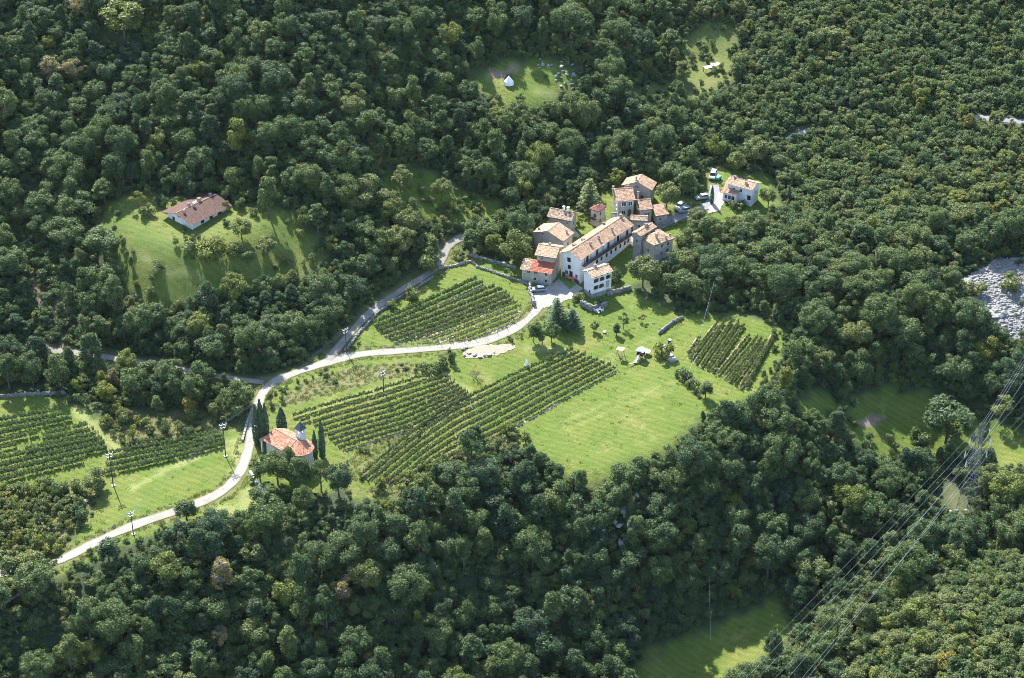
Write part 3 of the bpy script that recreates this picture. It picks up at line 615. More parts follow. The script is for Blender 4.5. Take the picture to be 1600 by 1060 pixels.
root, L, W, h = house('pink_cottage', 'small pink rendered cottage with dark red hipped roof', 'house', rt, 'hip', .5, 'pinkwall', 'darkred',
    [('F', .38, 3.7, .6, 1.0, 's'), ('F', .34, 1.5, .6, .9, 's'), ('L', .6, 3.3, .7, 1.0, 's')], [], .4)
pb = MB(); x0 = -L/2 + .4; pb.box(x0 - .9, -.8, 2.2, x0 - .01, .9, 2.32); pb.box(x0 - .92, -.8, 2.32, x0 - .86, .9, 3.1); pb.build('balcony', M['wood'], root)
rt = (31.72,56.40,7.06,0.17,5.28,7.70,6.50)
root, L, W, h = house('tall_house', 'tall grey stone house with two big white windows under a salmon roof', 'house', rt, 'gable', .5, 'greywall', 'salmon',
    [('F', .36, 5.2, 1.2, 1.3, 'w'), ('F', .78, 5.2, 1.2, 1.3, 'w'), ('F', .35, 2.5, .9, 1.2, 's'), ('L', .72, 3.4, .9, 1.1, 'w'), ('L', .3, 4.4, .7, 1.1, 's')], [(-.9, .75, .9, .5), (.7, .7, .8, .5)], .4)
add_door(root, L, W, .4, 'F', .74, 1.2, 1.1, 1.7, True)
st_ = MB()
for i in range(8): st_.box(-L/2 - .2 - i * .0 - 1.2, -W/2 - .2 + i * .3, -3, -L/2 + .38, -W/2 + .1 + i * .3, .1 + i * .24)
st_.build('outside_stair', M['stonegrey'], root)
rt = (37.55,54.12,6.97,0.18,3.65,6.40,4.50)
house('low_house', 'lower stone house with salmon roof adjoining the tall house', 'house', rt, 'gable', .5, 'stone', 'salmon', [('F', .42, 3.0, .45, .7, 's'), ('F', .72, 3.0, .45, .7, 's')], [(-.8, .5, 2.6, .45)], .35)
rt = (42.03,52.20,6.91,0.32,3.71,3.80,3.00)
house('lean_to_shed', 'low shed with sloping salmon tiled roof at the end of the lane', 'shed', rt, 'shed', .42, 'stone', 'salmon', [('F', .3, 1.8, .5, .5, 's')], [], .3)
rt = (36.59,62.83,8.19,1.23,5.19,8.75,5.50)
house('back_barn', 'grey barn with brown gabled roof standing highest behind the hamlet', 'barn', rt, 'gable', .42, 'greywall', 'old', [('L', .3, 3.0, .8, .9, 's'), ('L', .7, 2.6, .8, .9, 's'), ('L', .5, 5.6, .5, .5, 's')], [(-.7, .1, 1.4, .4)], .4)
rt = (39.82,34.35,3.42,0.63,7.53,6.86,8.00)
root, L, W, h = house('corner_house', 'stone corner house with hipped brown roof, red eave tiles and small dark windows', 'house', rt, 'hip', .42, 'stone', 'old',
    [('F', .42, 6.9, .6, .9, 's'), ('F', .74, 6.9, .6, .9, 's'), ('F', .40, 4.6, .6, 1.0, 's'), ('F', .72, 4.8, .7, 1.1, 's'), ('L', .6, 5.3, .6, .8, 's'), ('L', .2, 4.3, .6, .8, 's'), ('F', .55, 2.4, .6, .9, 's')], [(-.3, -.35, 1.1, .5), (.3, -.75, .9, .5), (.85, -.55, .8, .4), (-.35, .62, 1.0, .55)], .45)
rt = (36.51,36.29,4.78,0.87,7.36,3.40,7.60)
house('old_wing_house', 'brown roofed stone house wedged between farmhouse and corner house', 'house', rt, 'gable', .4, 'stonegrey', 'old', [('L', .5, 6.0, .6, .8, 's')], [(.2, .1, .9, .5), (.4, .1, .8, .4)], .4, dh=.4)
rt = (35.73,46.61,5.85,-0.09,4.48,3.40,5.20)
house('tiled_outhouse', 'little outhouse with mossy broken tile roof behind the farmhouse', 'outhouse', rt, 'gable', .4, 'stonegrey', 'oldgrey', [('F', .5, 3.5, .6, .7, 's')], [], .3)
rt = (66.61,63.30,8.16,1.00,5.33,8.43,5.60)
root, L, W, h = house('white_house', 'detached white house with salmon roof and lower porch at the wood edge', 'house', (rt[0], rt[1], rt[2], rt[3], rt[4], rt[5], rt[6]), 'gable_y', .36, 'whitewall', 'salmon',
    [('F', .5, 3.6, .7, 1.0, 'w'), ('L', .25, 4.0, .8, 1.1, 'w'), ('L', .9, 2.6, .9, 1.2, ''), ('L', .55, 4.2, .8, 1.1, 'w')], [(-.5, -.35, .8, .6), (-.05, .7, .7, .4)], .4, tw=.32)
pn = MB(); pn.box(-.9, -1.6, 0, .9, 1.6, .12); o = pn.build('roof_panel', M['glass'], root); o.location = (.9, W * .12, h + .36 * (L/2 - .9) + .25); o.rotation_euler = (0, .35, 0)
rt2 = (63.29,62.64,8.44,-0.49,4.85,3.60,3.00)
c_, s_ = math.cos(-rt[3]), math.sin(-rt[3]); dx, dy = rt2[0] - rt[0], rt2[1] - rt[1]
pr = bpy.data.objects.new('porch', None); link(pr, root); pr.location = (c_ * dx - s_ * dy, s_ * dx + c_ * dy, rt2[2] - rt[2]); pr.rotation_euler = (0, 0, rt2[3] - rt[3])
def porch(L, W, h):
    b = MB(); x0, y0 = L/2 - .3, W/2 - .2
    for p, q in (((-x0, -y0), (x0, -y0)), ((x0, -y0), (x0, y0)), ((-x0, y0), (-x0, -y0))):
        z = lambda yy: h + .4 * (yy + W/2) - .15
        b.poly([(*p, -3), (*q, -3), (*q, z(q[1])), (*p, z(p[1]))])
    pl = roof_polys('shed', L, W, h, .4); slab(b2 := MB(), pl[0])
    v, f, c = tiles_on(pl, 'salmon'); b.build('porch_wall', M['whitewall'], pr); b2.build('porch_roof', M['eave'], pr)
    link(bpy.data.objects.new('tile_courses', mesh_np('tile_courses', v, f, M['tile'], None, {'col': ('FACE', 'FLOAT_COLOR', c.astype(np.float32))})), pr)['kind'] = 'stuff'
    for t in (.25, .5, .75):
        wb = MB(); wb.box(-.4, -.06, -.55, .4, .03, .55); o = wb.build('porch_window', M['glass'], pr); o.location = (-x0 + 2 * x0 * t, -y0, 1.7)
porch(rt2[4], rt2[5], rt2[6])

# villa on the left lawn
rt = (-86.51,36.99,16.74,0.88,14.83,12.01,2.20)
root, L, W, h = house('villa', 'low white bungalow with broad brown roof alone on the left lawn', 'bungalow', rt, 'gable', .26, 'whitewall', 'brown',
    [('L', .5, 2.6, 1.0, .6, ''), ('L', .25, 1.0, .7, .8, ''), ('F', .3, 1.1, 1.0, 1.0, ''), ('F', .55, 1.1, 1.0, 1.0, ''), ('F', .8, 1.1, 1.2, 1.0, '')],
    [(-.28, .12, 1.0, .55), (-.2, -.12, 1.0, .55), (.22, .1, 1.1, .8), (.78, .1, .9, .6), (-.74, -.2, 1.0, .5)], 1.1, tw=.4)
sk = MB(); sk.box(-.6, -.5, 0, .6, .5, .1); o = sk.build('skylight', M['white'], root); o.location = (L * .06, W * .12, h + .26 * W * .38 + .03)
tr_ = MB(); tr_.box(-L/2 + .8, -W/2 - .4, -3, L/2 - .8, -W/2 + 1.07, -.25); tr_.build('terrace', M['limedark'], root)

# chapel
rt = (-53.98,-46.02,-6.68,0.60,6.22,8.59,4.40)
cx, cy, zb, rot, a_, b_w, h = rt
# nave runs along the near eave
zc = zb + h
p0, p1 = np.array((-60.23,-45.99,-1.75)[:2]), np.array((-54.09,-51.36,-2.26)[:2])
e_ = (p1 - p0) / np.linalg.norm(p1 - p0); n_2 = np.array([-e_[1], e_[0]])
Ln, Wn = np.linalg.norm(p1 - p0) + .4, 7.2
cc = p0 + e_ * Ln/2 + n_2 * Wn/2
zb = gz(*cc)
root = empty('chapel', (*cc, zb), math.atan2(e_[1], e_[0])); tag(root, 'little pale chapel with red tiled roof, rounded apse and small bell tower', 'chapel')
pt = .5; h = 4.4
b = MB(); ov = .35; x0, y0 = Ln/2, Wn/2 - ov
ap = [(x0 + (y0) * math.cos(t), y0 * math.sin(t)) for t in np.linspace(-math.pi/2, math.pi/2, 11)]
ring = [(-x0 + ov, -y0)] + ap + [(-x0 + ov, y0)]
zr = h + pt * Wn/2 - .18; ze = h + pt * ov - .18
for i in range(len(ring) - 1): b.poly([(*ring[i], -4), (*ring[i + 1], -4), (*ring[i + 1], ze), (*ring[i], ze)])
b.poly([(*ring[-1], -4), (*ring[0], -4), (*ring[0], ze), (-x0 + ov, 0, zr), (*ring[-1], ze)])
b.build('wall', M['creamwall'], root)
rz_ = h + pt * Wn/2
polys = [[(-x0, -Wn/2, h), (x0, -Wn/2, h), (x0, 0, rz_), (-x0, 0, rz_)], [(x0, Wn/2, h), (-x0, Wn/2, h), (-x0, 0, rz_), (x0, 0, rz_)]]
ro = [(x0 + Wn/2 * math.cos(t), Wn/2 * math.sin(t), h) for t in np.linspace(-math.pi/2, math.pi/2, 9)]
for i in range(8): polys.append([ro[i], ro[i + 1], (x0, 0, rz_)])
rb = MB()
for p in polys: slab(rb, p)
r_ = rb.build('roof', M['eave'], root); add_tiles(polys, 'chapel', r_)
rc = MB()
for i in range(int(2 * x0 / .5)): rc.tube((-x0 + i * .5, 0, rz_ + .05), (-x0 + i * .5 + .47, 0, rz_ + .08), .14, .16, 6)
for i in range(8): rc.tube((x0 - .8, -Wn/2 + i * .46, h + pt * i * .46 + .1), (x0 - .8, -Wn/2 + i * .46 + .44, h + pt * (i * .46 + .44) + .1), .12, .12, 6)
rc.build('ridge_tiles', M['ridge'], r_)
pp = [(-x0 - 2.2, -Wn/2 + .4, h - .9), (-x0 + .1, -Wn/2 + .4, h - .25), (-x0 + .1, Wn/2 - .4, h - .25), (-x0 - 2.2, Wn/2 - .4, h - .9)]
pr_ = MB(); slab(pr_, pp); o = pr_.build('porch_roof', M['eave'], root); add_tiles([pp], 'chapel', o)
pc = MB()
for sy in (-1, 1): pc.box(-x0 - 2.0, sy * (Wn/2 - .8) - .2, -3, -x0 - 1.6, sy * (Wn/2 - .8) + .2, h - .95)
pc.build('porch_pillars', M['whitewall'], root)
add_windows(root, Ln, Wn, ov, [('F', .38, 2.6, .6, 1.3, 's'), ('F', .75, 2.6, .6, 1.3, 's')])
# bell tower on the far side of the ridge
tw_ = bpy.data.objects.new('bell_tower', None); link(tw_, root); tw_.location = (x0 - 1.7, Wn/2 - 1.3, 0)
b = MB(); s2 = .85; b.box(-s2, -s2, 0, s2, s2, rz_ + .5)
for sx in (-1, 1):
    for sy in (-1, 1): b.box(sx * s2 - (.0 if sx < 0 else .4), sy * s2 - (.0 if sy < 0 else .4), rz_ + .5, sx * s2 + (.4 if sx < 0 else 0), sy * s2 + (.4 if sy < 0 else 0), rz_ + 1.5)
b.box(-s2, -s2, rz_ + 1.5, s2, s2, rz_ + 1.85); b.build('tower_wall', M['whitewall'], tw_)
b = MB(); b.box(-s2 - .15, -s2 - .15, rz_ + 1.85, s2 + .15, s2 + .15, rz_ + 1.97); b.build('cornice', M['lime'], tw_)
b = MB(); q = s2 + .25; z1 = rz_ + 1.97
for (ax, ay), (bx, by) in zip([(-q, -q), (q, -q), (q, q), (-q, q)], [(q, -q), (q, q), (-q, q), (-q, -q)]): b.poly([(ax, ay, z1), (bx, by, z1), (0, 0, z1 + 2.0)])
b.poly([(-q, q, z1), (q, q, z1), (q, -q, z1), (-q, -q, z1)]); b.build('tower_roof', M['slate'], tw_)
b = MB(); b.lathe([(.05, rz_ + 1.45), (.2, rz_ + 1.35), (.25, rz_ + 1.0), (.38, rz_ + .75)], 10); b.build('bell', M['iron'], tw_)

# ---------------------------------------------------------------- poles, wires, pylon
def utility_pole(pt, H, label, az=0.0, dark='pole'):
    x, y = pt; root = empty('utility_pole', (x, y, gz(x, y) - .1), az); tag(root, label, 'pole', 'power poles along the gravel road')
    b = MB(); b.tube((0, 0, -.6), (0, 0, H), .13, .10, 8); b.build('mast', M[dark], root)
    for k, z in enumerate((H - .35, H - 1.2)):
        c = MB(); w_ = 1.0 - .2 * k; c.box(-w_, -.07, z - .07, w_, .07, z + .07); c.tube((-.7, .05, z), (0, .1, z - .7), .035, .035, 5); c.tube((.7, .05, z), (0, .1, z - .7), .035, .035, 5)
        o = c.build('crossarm', M['steel'], root)
        for sx in ((-1, 0, 1) if k == 0 else (-1, 1)):
            i_ = MB(); i_.lathe([(.05, z + .07), (.13, z + .12), (.08, z + .2), (.14, z + .27), (.08, z + .35), (.12, z + .42), (.03, z + .48)], 8, (sx * (w_ - .12), 0, 0)); i_.build('insulator', M['ceramic'], o)
    f = MB(); f.box(-.45, -.45, -1.5, .45, .45, .22); f.build('footing', M['lime'], root)
    return np.array([x, y, gz(x, y) + H + .1])
p1 = utility_pole((-70.00,-45.17), 9.6, 'tall dark power pole standing on the grass by the road bend left of the chapel', .5)
p2 = utility_pole((-95.76,-55.68), 9.6, 'tall dark power pole at the end of the strip vineyard above the lower meadow', .5)
p3 = utility_pole((-88.06,-73.34), 6.5, 'stout power pole with pale insulators on the verge of the lower road', .6)
p4 = utility_pole((-43.10,-6.05), 7.5, 'power pole where the upper lane forks from the gravel road', .8)
p5 = utility_pole((-32.53,-22.64), 6.5, 'slim pole standing in the grass terrace above the middle vineyard', .8)
def wire(name, a, b, sag, r, label, group=None, m='wire', n_=28, tag_it=True):
    a = np.array(a, float); b = np.array(b, float); mb = MB(); pts = []
    for i in range(n_ + 1): t = i / n_; p = a + (b - a) * t; p[2] -= 4 * sag * t * (1 - t); pts.append(p)
    for i in range(n_): mb.tube(pts[i], pts[i + 1], r, r, 4, False)
    o = mb.build(name, M[m]); return tag(o, label, 'cable', group)
g_ = 'thin wires between the power poles'
for off, wn in ((-1.0, 'left'), (0, 'middle'), (1.0, 'right')):
    o3 = np.array([off * .8, off * .55, 0])
    wire('power_wire', p3 + o3, np.array([*(-120.80,-108.02), 0]) + [0, 0, gz(*(-120.80,-108.02)) + 9] + o3, 2.0, .018, f'thin dark {wn} wire running from the stout pole down over the shaded gully', g_, 'steel')
    wire('power_wire', p3 + o3, p1 + o3, 1.0, .014, f'thin dark {wn} wire slung between two poles over the lower road', g_, 'steel')
    wire('power_wire', p1 + o3, p4 + o3, 1.5, .014, f'thin dark {wn} wire slung from the road bend to the pole at the fork', g_, 'steel')
# lattice pylon on the right-hand hill
def pylon(pt, H=27.5, az=0.62):
    x, y = pt; z = gz(x, y) - .3; root = empty('lattice_pylon', (x, y, z), az); tag(root, 'tall grey steel lattice pylon carrying the high voltage cables above the wood', 'pylon')
    def half(zz): return np.interp(zz, [0, H * .62, H], [2.3, .75, .30])
    lv = np.r_[0, 3.4, 6.6, 9.4, 12, 14.3, 16.3, 18.0, 19.6, 21.2, 22.8, 24.4, 26, H]
    for sx, sy in ((-1, -1), (1, -1), (1, 1), (-1, 1)):
        b = MB()
        for a, c in zip(lv[:-1], lv[1:]): b.tube((sx * half(a), sy * half(a), a), (sx * half(c), sy * half(c), c), .09, .085, 4)
        b.build('leg', M['pylon'], root)
    b = MB()
    for a, c in zip(lv[:-1], lv[1:]):
        ha, hc = half(a), half(c)
        for (s1, s2), (s3, s4) in (((-1, -1), (1, -1)), ((1, -1), (1, 1)), ((1, 1), (-1, 1)), ((-1, 1), (-1, -1))):
            b.tube((s1 * ha, s2 * ha, a), (s3 * hc, s4 * hc, c), .036, .036, 4); b.tube((s3 * ha, s4 * ha, a), (s1 * hc, s2 * hc, c), .036, .036, 4); b.tube((s1 * hc, s2 * hc, c), (s3 * hc, s4 * hc, c), .036, .036, 4)
    b.build('bracing', M['pylon'], root)
    tips = []; c_, s_ = math.cos(az), math.sin(az)
    for za, w_ in ((18.0, 3.6), (21.2, 4.4), (24.6, 3.4)):
        for sx in (-1, 1):
            b = MB(); h_ = half(za)
            for sy in (-1, 1):
                b.tube((sx * h_, sy * h_, za), (sx * w_, 0, za + .2), .05, .045, 4); b.tube((sx * half(za + 1.5), sy * half(za + 1.5), za + 1.5), (sx * w_, 0, za + .25), .05, .045, 4)
            for t in (.35, .65): b.tube((sx * (h_ + (w_ - h_) * t), h_ * (1 - t), za), (sx * (h_ + (w_ - h_) * t), -h_ * (1 - t), za), .04, .04, 4)
            arm = b.build('crossarm', M['pylon'], root)
            i_ = MB(); i_.lathe([(.05, za + .15)] + [(r_, za - .1 - .17 * k) for k in range(10) for r_ in ((.16,) if k % 2 else (.08,))] + [(.05, za - 2.0)], 8, (sx * w_, 0, 0)); i_.build('insulator', M['ceramic'], arm)
            tips.append(np.array([x + c_ * sx * w_, y + s_ * sx * w_, z + za - 1.9]))
    tips.append(np.array([x, y, z + H])); return tips
tips = pylon(PYLON)
near_ = [(57.18,-110.57,-20.29), (62.58,-113.03,-18.13), (52.92,-112.59,-18.52), (63.00,-117.14,-14.53), (50.04,-114.92,-16.47), (58.55,-118.22,-13.58), (47.72,-117.48,-14.23)]
far_ = [(126.86,-30.14,6.34), (124.06,-43.92,3.70), (126.48,-29.27,10.47), (123.07,-46.12,7.19), (125.33,-32.42,13.54), (122.84,-44.62,11.35), (124.47,-34.67,16.03)]
order = [('lowest left', 0), ('lowest right', 1), ('middle left', 2), ('middle right', 3), ('upper left', 4), ('upper right', 5), ('top earth', 6)]
for (nm_, k) in order:
    t = tips[k]
    for e_, w_, sg in ((near_[k], 'towards the valley', 0), (far_[k], 'up past the round tree', 1)):
        e_ = np.array(e_); d = e_ - t; e2 = t + d * 1.35
        wire('power_cable', t, e2, .9 if k < 6 else .5, .024 if k < 6 else .016, f'bright cable on the {nm_} arm of the pylon running {w_}' if k < 6 else f'thin earth cable from the pylon tip running {w_}', 'cables of the lattice pylon')
a = np.array((52.76,4.19,14.61)); b = np.array((43.68,-28.02,5.00)); wire('rope_wire', a, b, .4, .02, 'thin pale cable slanting across the trees above the small square vineyard')
a = np.array((45.61,-80.58,-16.54)); b = np.array((45.68,-91.26,-27.23)); wire('rope_wire', a, b, .2, .012, 'thin pale cable hanging over the shaded meadow in the ravine')

# ---------------------------------------------------------------- walls and stones
ICO = None
def stone_proto(seed, sub=1, flat=.7):
    import bmesh
    r = np.random.default_rng(seed); bm = bmesh.new(); bmesh.ops.create_icosphere(bm, subdivisions=sub, radius=.5)
    ax = r.uniform(.7, 1.25, 3) * [1, 1, flat]; cuts = r.normal(size=(5, 3)); cuts /= np.linalg.norm(cuts, axis=1)[:, None]; lim = r.uniform(.30, .42, 5)
    for v in bm.verts:
        p = np.array(v.co) * (1 + .12 * r.normal())
        for c, l_ in zip(cuts, lim):
            d = p @ c
            if d > l_: p = p - c * (d - l_)
        v.co = p * ax * 1.3
    me = bpy.data.meshes.new('stone'); bm.to_mesh(me); bm.free(); return me
STONES = [stone_proto(k) for k in range(5)]; STONES_LO = [stone_proto(k + 20, 0 + 1) for k in range(3)]
def stone_arrays(me):
    v = np.zeros(len(me.vertices) * 3); me.vertices.foreach_get('co', v); f = np.zeros(len(me.polygons) * 3, int); me.polygons.foreach_get('vertices', f); return v.reshape(-1, 3), f.reshape(-1, 3)
SA = [stone_arrays(m) for m in STONES]
def heap(name, pts, sizes, m, parent=None, zoff=.1, zs=None):
    V, F = [], []; n_ = 0
    for i, ((x, y), s) in enumerate(zip(pts, sizes)):
        v, f = SA[i % 5]; a = rng.uniform(0, 6.28); c_, s_ = math.cos(a), math.sin(a)
        q = v * s * rng.uniform(.8, 1.2, 3); q = np.c_[c_ * q[:, 0] - s_ * q[:, 1], s_ * q[:, 0] + c_ * q[:, 1], q[:, 2]]
        z = gz(x, y) + zoff * s if zs is None else zs[i]
        V.append(q + [x, y, z]); F.append(f + n_); n_ += len(v)
    return link(bpy.data.objects.new(name, mesh_np(name, np.concatenate(V), np.concatenate(F), m)), parent)
def stone_wall(pts, H, wd, label, m='lime', name='stone_wall', size=.6):
    p = resample(pts, size * .75); root = empty(name, (p[0][0], p[0][1], 0)); tag(root, label, 'wall')
    P_, S, Zs = [], [], []
    rows = max(1, int(round(H / (size * .55))))
    for q in p:
        for k in range(rows):
            for s in ((-1, 1) if wd > .7 else (0,)):
                P_.append((q[0] - p[0][0] + rng.normal(0, .08) + s * wd * .25, q[1] - p[0][1] + rng.normal(0, .08) + s * wd * .2)); S.append(size * rng.uniform(.85, 1.35)); Zs.append(gz(q[0], q[1]) + size * (.1 + .52 * k) + rng.normal(0, .04))
    o = heap('stones', P_, S, M[m], root, 0, Zs); o['kind'] = 'stuff'; return root
stone_wall([(-20.10,30.31), (-15.54,31.51), (-11.16,33.41), (-9.71,31.27)], .8, .6, 'pale dry stone wall beside the fork of the upper lane', 'lime')
stone_wall([(-9.70,30.68), (-6.15,28.68), (-1.75,25.72), (2.09,23.48), (4.87,21.36)], .7, .6, 'pale dry stone terrace wall between oval vineyard and stone house', 'limedark')
stone_wall([(-43.43,-4.97), (-40.26,2.88), (-35.99,11.21), (-31.13,17.29), (-26.12,21.67), (-21.74,26.52)], .7, .6, 'rough stone kerb wall lining the upper lane above the oval vineyard', 'limedark')
stone_wall([(4.86,21.06), (4.84,18.16), (5.33,14.77), (5.83,12.55)], 1.5, .7, 'white stone wall end with low gate pillar at the courtyard entrance', 'lime')
stone_wall([(-11.56,36.05), (-7.09,33.58), (-2.65,31.59), (0.88,29.61)], 1.0, .6, 'shaded grey terrace wall with dry grass on top left of the stone house', 'limedark')
stone_wall([(18.71,12.92), (21.39,10.85), (24.89,12.75)], 1.6, .8, 'grey garden retaining wall under the small white house', 'limedark')
stone_wall([(25.95,17.95), (29.86,19.97), (32.18,21.28)], 1.2, .7, 'low shaded stone wall right of the small white house', 'limedark')
stone_wall([(-129.70,-23.69), (-123.42,-22.68), (-113.85,-21.88)], 1.0, .7, 'shaded stone terrace wall above the left vineyard', 'limedark')
stone_wall([(38.79,1.42), (42.84,6.40), (45.37,8.45)], .9, .6, 'stone edging of the small vegetable bed above the stone ramp', 'limedark')
stone_wall([(41.30,48.83), (45.12,51.95)], .9, .6, 'short white wall edging the paved village lane', 'lime')
def low_wall(name, pts, H, wd, m, label):
    b = MB(); p = resample(pts, 1.0)
    for a, c in zip(p[:-1], p[1:]):
        d = c - a; ln = np.hypot(*d); rz = math.atan2(d[1], d[0]); z = min(gz(*a), gz(*c)); b.box(0, -wd/2, -.8, ln + .0, wd/2, H, rz, (a[0], a[1], z))
    return tag(b.build(name, M[m]), label, 'wall')
low_wall('parapet_wall', [(-63.26,-51.84), (-61.29,-55.75), (-58.89,-59.75)], .9, .5, 'white', 'white rendered parapet wall slanting down from the road beside the chapel trees')
low_wall('parapet_wall', [(-58.87,-59.97), (-59.71,-60.63), (-60.69,-61.51)], .6, .5, 'lime', 'short pale wall at the lower end of the white parapet')
hw = low_wall('verge_wall', [(-66.47,-39.90), (-66.10,-33.16), (-65.39,-27.86)], .6, .5, 'lime', 'narrow pale wall edging the road beside the three cypresses')
# stones lying by the sand patch, each its own
def stone(pt, s, label, m='lime', name='boulder', group=None):
    o = link(bpy.data.objects.new(name, STONES[int(s * 97) % 5].copy())); o.data.materials.clear(); o.data.materials.append(M[m]); x, y = pt
    o.location = (x, y, gz(x, y) + .15 * s); o.scale = (s, s * .8, s * .75); o.rotation_euler = (0, 0, s * 9); return tag(o, label, 'stone', group)
g2 = 'pale boulders round the sand patch'
BORD = ['first', 'fourth', 'second', 'fifth', 'sixth', 'seventh', 'eighth', 'ninth', 'third']
for i, (pt, s) in enumerate((((-12.70,-4.72), 1.5), ((-11.17,-6.30), 1.2), ((-12.31,-7.57), 1.0), ((-9.65,-7.34), 1.5), ((-8.31,-7.86), 1.2), ((-7.15,-7.62), 1.0), ((-5.99,-7.13), 1.3), ((-4.67,-6.40), .9), ((-11.88,-3.97), 1.1))):
    stone(pt, s, f'pale boulder at the edge of the bare sandy patch, {BORD[i]} from the left', group=g2)
stone((-10.87,-23.12), 1.0, 'white lump of stone at the lower end of the grassy track between vineyards')
stone((37.55,6.01), .7, 'small white stone on the lawn above the playground'); stone((24.46,1.68), 1.1, 'white stone beside the dark column bush on the lawn')
stone((69.62,4.58), 1.0, 'white stone in the grass above the square vineyard')
stone((-101.37,-61.33), 1.3, 'white boulder beside the round bush left of the lower meadow'); stone((-101.08,-66.28), 1.4, 'bluish boulder under the round bush left of the lower meadow', 'limedark')
# scree on the right, outcrops
def scree(name, poly, n_, smin, smax, label, m='lime'):
    P_ = np.array(poly); pts = []
    while len(pts) < n_:
        q = P_.min(0) + rng.random((500, 2)) * (P_.max(0) - P_.min(0)); k = dist_poly(poly, q[:, 0], q[:, 1]) + 2.2 * np.sin(q[:, 0] * .5) * np.sin(q[:, 1] * .45) < -.3; pts += [tuple(r) for r in q[k]]
    pts = pts[:n_]; o = heap(name, pts, smin + (smax - smin) * rng.random(n_) ** 3, M[m], None, .15); return tag(o, label, None, None, 'stuff')
scree('scree', SCREE, 3800, .22, 1.0, 'grey limestone scree spilling down at the right edge', 'scree')
def outcrop(pt, n_, rad, s, label, m='lime', name='rock_outcrop', lift=0):
    x, y = pt; root = empty(name, (x, y, gz(x, y))); tag(root, label, 'rock')
    for k in range(n_):
        o = link(bpy.data.objects.new('rock', STONES[k % 5].copy() if k < 5 else STONES[k % 5]), root); o.data.materials.clear(); o.data.materials.append(M[m])
        dx, dy = rng.normal(0, rad * .5, 2); dx *= 1.3
        q = s * rng.uniform(.5, 1.2); o.location = (dx, dy, gz(x + dx, y + dy) - gz(x, y) + .12 * q + lift * rng.random()); o.scale = (q, q * .8, q * .9); o.rotation_euler = tuple(rng.uniform(-.3, .3, 2)) + (rng.uniform(0, 6),)
outcrop((9.37,111.79), 12, 3, 1.2, 'pale jumbled rocks above the upper garden lawn'); outcrop((16.54,108.53), 18, 4, 1.3, 'long pale rock pile right of the upper garden lawn')
outcrop((20.44,108.39), 10, 3, 1.1, 'lower end of the pale rock pile by the upper garden'); outcrop((76.52,13.13), 16, 3.5, 2.4, 'bluish shaded rocks in the wood above the square vineyard', 'limedark')
outcrop((24.00,-66.08), 26, 4, 2.3, 'grey cliff showing through trees at the ravine edge', 'limedark', lift=3); outcrop((28.27,-61.49), 22, 3, 2.0, 'upper grey cliff band under the meadow edge', 'limedark', lift=3)
outcrop((29.23,136.50), 9, 3, 1.8, 'small rocky patch in the forest at the top'); outcrop((96.61,-59.09), 7, 1.6, 1.3, 'white rocks on the hill under the power cables'); outcrop((92.25,-53.56), 5, 1.3, 1.1, 'small white rocks left of the cable rocks'); outcrop((108.73,-49.60), 8, 1.6, .9, 'white stones scattered at the foot of the pylon')
outcrop((129.67,9.08), 7, 2.5, 2.2, 'larger grey boulders in the middle of the scree'); outcrop((136.94,23.63), 6, 2.5, 2.0, 'larger grey boulders high in the scree'); outcrop((-17.53,-96.37), 8, 3, 2.6, 'grey rocks glimpsed in the wood at the bottom', 'limedark')
outcrop((110.18,58.48), 7, 3, 1.6, 'grey rocks in the scrub on the right hand slope', 'limedark'); outcrop((114.88,34.67), 7, 2.5, 1.6, 'few pale rocks just left of the scree'); outcrop((-34.42,103.41), 7, 2.5, 1.5, 'pale rocks in the forest near the top middle')

# ---------------------------------------------------------------- garden things
def place(name, pt, rz, label, cat, group=None): x, y = pt; return tag(empty(name, (x, y, gz(x, y)), rz), label, cat, group)
# play tower with slide
root = place('play_tower', (33.32,-9.25), -.5, 'wooden play tower with pale roof and white slide on the lawn', 'playground tower')
root.scale = (.8, .8, .85)
for sx in (-1, 1):
    for sy in (-1, 1): b = MB(); b.box(sx * .95 - .09, sy * .95 - .09, -.2, sx * .95 + .09, sy * .95 + .09, 3.0); b.build('post', M['wood'], root)
b = MB(); b.box(-1.1, -1.1, 1.35, 1.1, 1.1, 1.48); b.build('platform', M['wood'], root)
b = MB(); b.box(-1.02, -1.02, 1.5, -.96, 1.02, 2.2); b.box(.96, -1.02, 1.5, 1.02, 1.02, 2.2); b.box(-.95, .96, 1.5, .95, 1.02, 2.2); b.build('side_panel', M['darkroof'], root)
b = MB(); b.poly([(-1.35, -1.3, 2.9), (0, -1.3, 3.6), (0, 1.3, 3.6), (-1.35, 1.3, 2.9)]); b.poly([(0, -1.3, 3.6), (1.35, -1.3, 2.9), (1.35, 1.3, 2.9), (0, 1.3, 3.6)]); b.poly([(-1.35, -1.3, 2.9), (1.35, -1.3, 2.9), (0, -1.3, 3.6)]); b.poly([(-1.35, 1.3, 2.9), (0, 1.3, 3.6), (1.35, 1.3, 2.9)]); b.build('roof', plain('pale_canvas', (.55, .72, .70), .6, 0, .1, 2), root)
b = MB(); b.poly([(-.75, -1.05, 1.5), (0.05, -1.05, 1.5), (0.05, -3.6, .15), (-.75, -3.6, .15)])
for sx in (-.75, .05): b.box(sx - .05, -3.6, 0, sx + .05, -3.5, .4); b.poly([(sx, -1.05, 1.8), (sx, -1.05, 1.45), (sx, -3.6, .1), (sx, -3.6, .4)])
b.build('slide', M['white'], root)
b = MB()
for k in range(5): b.box(.2, -1.6 + k * .12, .2 + k * .28, .8, -1.5 + k * .12, .27 + k * .28)
b.build('ladder', M['paleWood'], root)
root = place('swing_frame', (28.04,-8.82), -.35, 'yellow wooden swing frame with little canopy on the lawn', 'swing')
